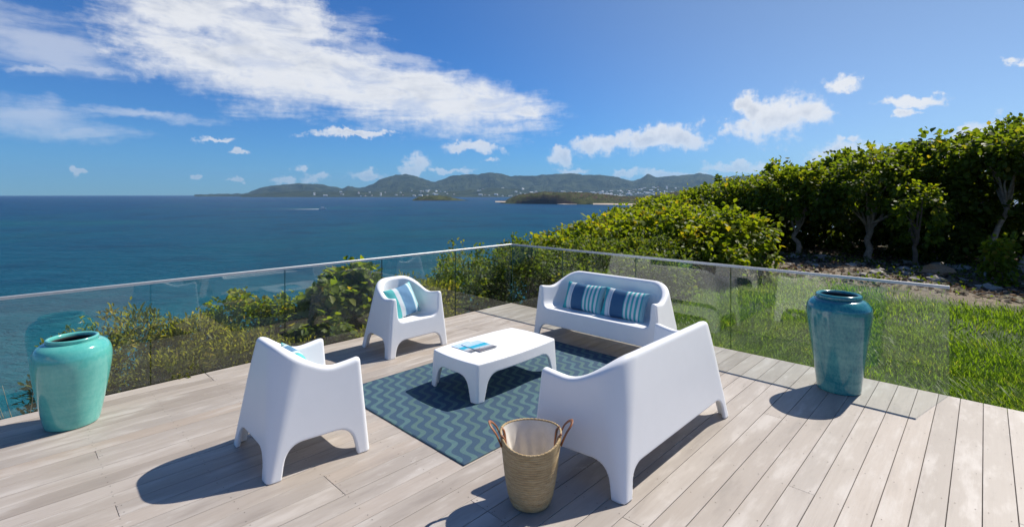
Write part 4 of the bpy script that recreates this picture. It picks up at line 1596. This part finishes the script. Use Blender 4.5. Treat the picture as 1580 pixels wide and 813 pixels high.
# --- row of trees behind the stony ground (X about 17)
G_TREES = 'leafy trees in the row behind the stony ground'
L_TREE = 'leafy green tree in the row behind the stony ground, %s beyond the forked tree'
ORD = ['first', 'second', 'third', 'fourth', 'fifth', 'sixth']
TREES = [  # x, y, top z, crown radius
    (17.2, 2.35, 2.85, 1.45), (16.9, 4.15, 2.45, 1.35), (17.4, 5.9, 2.1, 1.3), (17.6, 7.5, 1.75, 1.3), (17.8, 9.1, 1.35, 1.25), (18.2, 10.9, 0.95, 1.25),
    (18.0, 0.95, 3.15, 1.45), (19.4, 3.2, 3.0, 1.6), (19.6, 5.2, 2.6, 1.5), (19.8, 7.2, 2.15, 1.5), (20.2, 9.4, 1.55, 1.5), (19.6, 1.4, 3.35, 1.6),
    (20.8, 12.2, 0.9, 1.5), (22.0, -0.8, 3.7, 1.8), (22.5, 2.2, 3.3, 1.8), (23.0, 5.4, 2.8, 1.8), (23.5, 8.6, 2.2, 1.8), (21.5, -3.6, 3.6, 1.8), (24.5, 12.5, 1.2, 1.8), (19.3, -1.3, 3.1, 1.5), (19.4, -3.6, 3.1, 1.6), (18.6, -5.6, 3.0, 1.6)]
for k, (x, y, zt, cr) in enumerate(TREES):
    z0 = gz(x, y)
    h = zt - z0
    back = k >= 6
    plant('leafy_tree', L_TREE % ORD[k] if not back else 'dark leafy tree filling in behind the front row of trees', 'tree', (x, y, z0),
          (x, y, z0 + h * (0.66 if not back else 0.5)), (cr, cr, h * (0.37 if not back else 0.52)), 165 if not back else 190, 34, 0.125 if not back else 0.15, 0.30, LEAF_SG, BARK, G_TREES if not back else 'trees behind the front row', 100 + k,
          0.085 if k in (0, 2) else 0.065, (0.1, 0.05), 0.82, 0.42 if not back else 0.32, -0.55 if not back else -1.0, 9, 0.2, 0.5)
# two pale forked trees at the end of the row, a taller crown
plant('leafy_tree', 'taller tree with a pale leaning forked trunk at the end of the row', 'tree', (16.2, -0.55, gz(16.2, -0.55)), (16.9, -1.15, 2.55), (1.45, 1.45, 0.75), 150, 34, 0.12, 0.30, LEAF_SG, BARK,
      None, 171, 0.085, (0.12, -0.1), 0.8, 0.5, -0.35, 10, 0.2, 0.62)
plant('leafy_tree', 'slim pale trunked tree beside the forked tree', 'tree', (17.4, -0.05, gz(17.4, -0.05)), (17.5, -0.35, 2.60), (1.2, 1.2, 0.75), 120, 34, 0.12, 0.30, LEAF_SG, BARK,
      None, 172, 0.065, (0.1, 0.1), 0.8, 0.46, -0.3, 10, 0.2, 0.62)
plant('leafy_tree', 'leafy tree overhanging past the forked tree', 'tree', (16.4, -2.6, gz(16.4, -2.6)), (16.2, -2.3, 2.55), (1.5, 1.5, 0.85), 140, 34, 0.12, 0.30, LEAF_SG, BARK,
      None, 173, 0.085, (0.1, 0.1), 0.8, 0.5, -0.4, 10, 0.2, 0.6)
plant('sapling', 'small bushy sapling by the pale trunks', 'shrub', (14.3, -0.25, gz(14.3, -0.25)), (14.25, -0.2, 0.40), (0.24, 0.24, 0.55), 26, 26, 0.10, 0.2, LEAF_BRIGHT, BARK_DARK,
      None, 174, 0.04, (0, 0), 0.75, 0.45, -0.9, 6, 0.2, 0.6)
plant('sapling', 'loose leafy young tree reaching in front of the tree row', 'shrub', (15.9, 1.35, gz(15.9, 1.35)), (15.8, 1.2, 1.35), (0.6, 0.6, 0.8), 34, 24, 0.11, 0.26, LEAF_BRIGHT, BARK_DARK,
      None, 175, 0.05, (0, 0), 0.75, 0.4, -0.9, 8, 0.2, 0.5)

# --- bright mound of bushes beyond the lawn side glass
G_MOUND = 'sunny bushes of the green mound beyond the glass'
MOUND = [(11.15, 4.25, 1.35, 1.05), (10.6, 5.3, 1.30, 1.15), (10.0, 6.1, 1.05, 1.15), (11.9, 5.6, 1.35, 1.1), (11.8, 6.6, 1.2, 1.25), (9.0, 6.7, 0.7, 1.1),
         (13.2, 6.6, 1.45, 1.3), (12.9, 8.0, 1.1, 1.3), (10.9, 7.6, 0.85, 1.2), (14.6, 7.6, 1.45, 1.3), (14.8, 9.2, 1.05, 1.3), (10.3, 4.3, 0.85, 0.8)]
for k, (x, y, zt, cr) in enumerate(MOUND):
    z0 = gz(x, y)
    h = zt - z0
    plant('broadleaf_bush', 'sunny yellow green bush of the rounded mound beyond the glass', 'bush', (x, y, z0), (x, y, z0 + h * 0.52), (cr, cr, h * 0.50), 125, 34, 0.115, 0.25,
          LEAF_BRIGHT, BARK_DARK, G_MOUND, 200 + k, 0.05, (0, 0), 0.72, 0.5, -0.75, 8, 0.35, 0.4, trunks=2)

# --- dark shrubs round the glass corner
CORNER = [(6.45, 5.9, 0.80, 0.75), (7.2, 5.0, 0.70, 0.8), (7.1, 6.6, 0.72, 0.8), (5.4, 6.35, 0.62, 0.72), (6.5, 4.5, 0.45, 0.6), (8.3, 6.0, 0.75, 0.9), (7.9, 4.3, 0.60, 0.8),
          (6.3, 7.3, 0.55, 0.8), (8.9, 4.9, 0.8, 0.9)]
for k, (x, y, zt, cr) in enumerate(CORNER):
    z0 = gz(x, y)
    h = zt - z0
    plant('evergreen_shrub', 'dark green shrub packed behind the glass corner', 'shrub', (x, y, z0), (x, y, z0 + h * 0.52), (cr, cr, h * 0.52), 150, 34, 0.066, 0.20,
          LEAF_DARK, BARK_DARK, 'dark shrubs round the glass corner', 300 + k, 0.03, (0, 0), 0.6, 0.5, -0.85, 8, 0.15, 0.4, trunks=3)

# --- shrubs on the slope along the sea side glass
SEASIDE = [  # kind, x, y, top, radius
    ('olive', 0.95, 6.25, 0.46, 0.48), ('olive', 1.45, 6.15, 0.43, 0.42), ('olive', 0.55, 6.35, 0.22, 0.36), ('olive', 1.15, 5.75, 0.10, 0.4), ('olive', 1.75, 5.8, 0.15, 0.42),
    ('bright', 1.98, 6.45, 0.52, 0.46), ('bright', 2.35, 6.35, 0.36, 0.36),
    ('grape', 2.95, 6.25, 0.58, 0.42), ('grape', 3.38, 6.3, 0.64, 0.45), ('grape', 3.75, 6.1, 0.3, 0.4), ('olive', 4.25, 6.3, 0.42, 0.45), ('olive', 4.7, 6.15, 0.33, 0.45),
    ('olive', 2.35, 5.75, 0.0, 0.35), ('olive', 4.3, 5.75, 0.02, 0.35), ('grape', 2.72, 5.85, 0.12, 0.3), ('olive', 3.2, 5.72, -0.12, 0.3)]
for k, (kind, x, y, zt, cr) in enumerate(SEASIDE):
    z0 = gz(x, y)
    h = zt - z0
    if kind == 'olive':
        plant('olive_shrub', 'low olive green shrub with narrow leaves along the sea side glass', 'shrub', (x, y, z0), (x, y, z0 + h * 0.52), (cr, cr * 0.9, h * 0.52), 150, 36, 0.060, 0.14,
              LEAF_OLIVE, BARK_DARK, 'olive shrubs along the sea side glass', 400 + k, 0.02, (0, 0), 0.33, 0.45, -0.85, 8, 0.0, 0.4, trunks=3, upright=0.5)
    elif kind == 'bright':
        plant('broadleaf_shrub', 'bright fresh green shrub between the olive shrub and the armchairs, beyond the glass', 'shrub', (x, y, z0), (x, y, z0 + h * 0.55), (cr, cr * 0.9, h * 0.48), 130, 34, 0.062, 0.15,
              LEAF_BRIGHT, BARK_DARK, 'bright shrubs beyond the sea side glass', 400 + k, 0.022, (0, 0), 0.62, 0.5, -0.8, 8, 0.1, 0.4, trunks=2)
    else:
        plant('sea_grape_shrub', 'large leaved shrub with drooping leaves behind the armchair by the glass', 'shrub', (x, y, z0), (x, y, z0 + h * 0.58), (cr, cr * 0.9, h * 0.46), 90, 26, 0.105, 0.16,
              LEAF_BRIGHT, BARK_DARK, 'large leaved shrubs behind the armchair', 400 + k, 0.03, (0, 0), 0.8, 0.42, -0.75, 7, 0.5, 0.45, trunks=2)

# a few dry twigs over the edge beside the jade pot
rg = np.random.default_rng(77)
tw = empty('dry_weed', (0.10, 5.62, gz(0.10, 5.62)))
tag(tw, 'thin dry weed poking up outside the glass by the jade pot', 'weed')
parts = []
for k in range(9):
    b0 = rg.normal(0, 0.06, 3); b0[2] = 0
    tip = b0 + np.array([rg.normal(-0.08, 0.12), rg.normal(0, 0.08), rg.uniform(0.35, 0.75)])
    pb = spline([b0, b0 * 0.4 + tip * 0.5 + rg.normal(0, 0.03, 3), tip], 10)
    parts.append(tube(pb, np.linspace(0.004, 0.0015, len(pb)), 5))
V, F = join(parts)
obj('stem', new_mesh('stem', V, F, True), mat_plain('dry straw stem', (0.30, 0.25, 0.16), 0.9), tw)
npt = 60
pts = np.stack([rg.normal(0.05, 0.10, npt), rg.normal(0, 0.08, npt), rg.uniform(0.02, 0.28, npt)], -1)
leaf_mesh('foliage', pts, unit(rg, npt), unit(rg, npt), rg.uniform(0.02, 0.05, npt), 0.6, rg.uniform(0.2, 0.9, npt), LEAF_OLIVE, tw)


# ------------------------------------------------------------------ lawn and undergrowth
def grass(name, n, region, hgt, wid, mat, seed, label, keep=None):
    rg = np.random.default_rng(seed)
    x = rg.uniform(region[0], region[1], n); y = rg.uniform(region[2], region[3], n)
    dens = fbm(np.stack([x * 1.1, y * 1.1], -1), seed, 3)
    k = rg.random(n) < np.clip(0.75 + 0.5 * dens, 0.2, 1)
    if keep is not None:
        k &= keep(x, y, rg)
    x, y, dens = x[k], y[k], dens[k]
    n = len(x)
    z = ground_z(x, y) - 0.01
    clump = vnoise(np.stack([x * 3.1, y * 3.1], -1), seed + 4)
    h = hgt * rg.uniform(0.5, 1.25, n) * (1 + 0.35 * clump)
    th = rg.uniform(0, 2 * np.pi, n)
    lean = rg.uniform(0.3, 1.3, n) * h
    dirx, diry = np.cos(th) + 0.5 * vnoise(np.stack([x, y], -1), 3), np.sin(th) + 0.5 * vnoise(np.stack([x, y], -1), 5)
    wv = wid * rg.uniform(0.6, 1.3, n) * 0.5
    sx, sy = -np.sin(th) * wv, np.cos(th) * wv
    P = lambda f, l, g: np.stack([x + dirx * lean * l + sx * g, y + diry * lean * l + sy * g, z + h * f], -1)
    V = np.stack([P(0, 0, 1), P(0, 0, -1), P(0.6, 0.35, -0.9), P(0.6, 0.35, 0.9), P(0.92, 1.0, 0)], 1).reshape(-1, 3)
    o = np.arange(n)[:, None] * 5
    me = new_mesh(name, V, [o + np.array([[0, 1, 2, 3]]), o + np.array([[3, 2, 4]])])
    attr(me, 'tint', np.repeat(np.clip(0.5 + 0.22 * clump + rg.normal(0, 0.17, n), 0, 1), 5))
    ob = obj(name, me, mat)
    tag(ob, label, 'grass', kind='stuff')


LEAF_GRASS = mat_leaf('long lawn grass', (0.052, 0.105, 0.010), (0.095, 0.180, 0.014), (0.140, 0.220, 0.024), (0.26, 0.27, 0.10), 0.38)


def keep_lawn(x, y, rg):
    edge = 11.5 + 0.9 * vnoise(np.stack([y * 0.7, x * 0.3], -1), 6) + rg.normal(0, 0.5, len(x))
    return (x < edge) & (y < 4.9 + 0.25 * (x - 6))


grass('lawn', 120000, (DX1 + 0.05, 8.4, -3.5, 5.2), 0.095, 0.0080, LEAF_GRASS, 1, 'long bright green lawn grass beyond the glass', keep_lawn)
grass('lawn', 90000, (8.4, 13.6, -6.0, 6.0), 0.095, 0.0105, LEAF_GRASS, 2, 'rougher lawn grass reaching to the stony ground', keep_lawn)
rg = np.random.default_rng(31)
n = 9000
x = rg.uniform(11.6, 19, n); y = rg.uniform(-6, 8, n)
msk = fbm(np.stack([x * 0.8, y * 0.8], -1), 9, 3) + rg.normal(0, 0.25, n) > 0.22
x, y = x[msk], y[msk]
pts = np.stack([x, y, ground_z(x, y) + rg.uniform(0.0, 0.14, len(x))], -1)
und = leaf_mesh('undergrowth', pts, unit(rg, len(x)) + np.array([0, 0, 0.4]), unit(rg, len(x)) + np.array([0, 0, 0.8]), rg.uniform(0.04, 0.09, len(x)), 0.6, rg.uniform(0.0, 0.6, len(x)), LEAF_SG, None)
tag(und, 'scattered low weeds over the stony ground', 'weeds', kind='stuff')
# leaf litter
n = 12000
x = rg.uniform(11.8, 21, n); y = rg.uniform(-7, 9, n)
pts = np.stack([x, y, ground_z(x, y) + rg.uniform(0.005, 0.03, n)], -1)
M['litter'] = mat_leaf('dry fallen leaves', (0.06, 0.045, 0.035), (0.15, 0.118, 0.092), (0.26, 0.215, 0.17), (0.38, 0.33, 0.28), 0.6)
lit = leaf_mesh('leaf_litter', pts, unit(rg, n) * np.array([1, 1, 0.3]), unit(rg, n) * 0.6 + np.array([0, 0, 1.0]), rg.uniform(0.05, 0.13, n), 0.8, rg.uniform(0, 1, n), M['litter'], None)
tag(lit, 'dry fallen leaves covering the ground under the trees', 'leaves', kind='stuff')

# stones
M['stone'] = mat_plain('grey limestone', (0.30, 0.275, 0.24), 0.9, 0, 9, 0.35, 0.8, 25)
M['ochre_stone'] = mat_plain('ochre limestone', (0.34, 0.22, 0.13), 0.9, 0, 9, 0.35, 0.8, 25)


def rock_mesh(seed):
    import bmesh
    bm = bmesh.new()
    bmesh.ops.create_icosphere(bm, subdivisions=2, radius=1.0)
    co = np.array([v.co[:] for v in bm.verts])
    d = 1 + 0.42 * fbm(co * 1.9 + seed * 5.1, seed, 3, 0.6)
    for v, s in zip(bm.verts, d):
        v.co = v.co * float(s)
    me = bpy.data.meshes.new('rock')
    bm.to_mesh(me)
    bm.free()
    me.materials.append(M['stone'])
    return me


RM = [rock_mesh(s) for s in range(5)]
rg = np.random.default_rng(8)
for k in range(190):
    x = rg.uniform(12.9, 17.5); y = rg.uniform(-3.5, 7)
    s = min(0.03 + rg.exponential(0.035), 0.16)
    o = bpy.data.objects.new('rock', RM[k % 5])
    o.location = (x, y, gz(x, y) + s * 0.12)
    o.scale = (s * rg.uniform(0.9, 1.5), s * rg.uniform(0.8, 1.2), s * rg.uniform(0.45, 0.75))
    o.rotation_euler = (0, 0, rg.uniform(0, 6.28))
    link(o)
    tag(o, 'grey limestone rock lying on the bare ground under the trees', 'rock', 'limestone rocks under the trees')
me = rock_mesh(6)
me.materials.clear(); me.materials.append(M['ochre_stone'])
o = bpy.data.objects.new('rock', me)
xr, yr = 15.05, 0.85
o.location = (xr, yr, gz(xr, yr) + 0.05)
o.scale = (0.22, 0.36, 0.15)
o.rotation_euler = (0, 0, 0.5)
link(o)
tag(o, 'large flat ochre boulder on the bare ground under the trees', 'rock')

# ------------------------------------------------------------------ sea air
hz, t, b, out = material('sea air')
hz.node_tree.nodes.remove(b)
vol = t.node('ShaderNodeVolumePrincipled', {'Color': (0.34, 0.62, 1.0), 'Density': 4.6e-5, 'Anisotropy': 0.15})
t.l.new(vol.outputs[0], out.inputs['Volume'])
haze = obj('haze', box_mesh('haze', -FAR - 60, FAR + 60, -FAR - 60, FAR + 60, SEA_Z - 12, 520), hz)
tag(haze, 'thin bluish sea haze in the air', 'haze', kind='stuff')
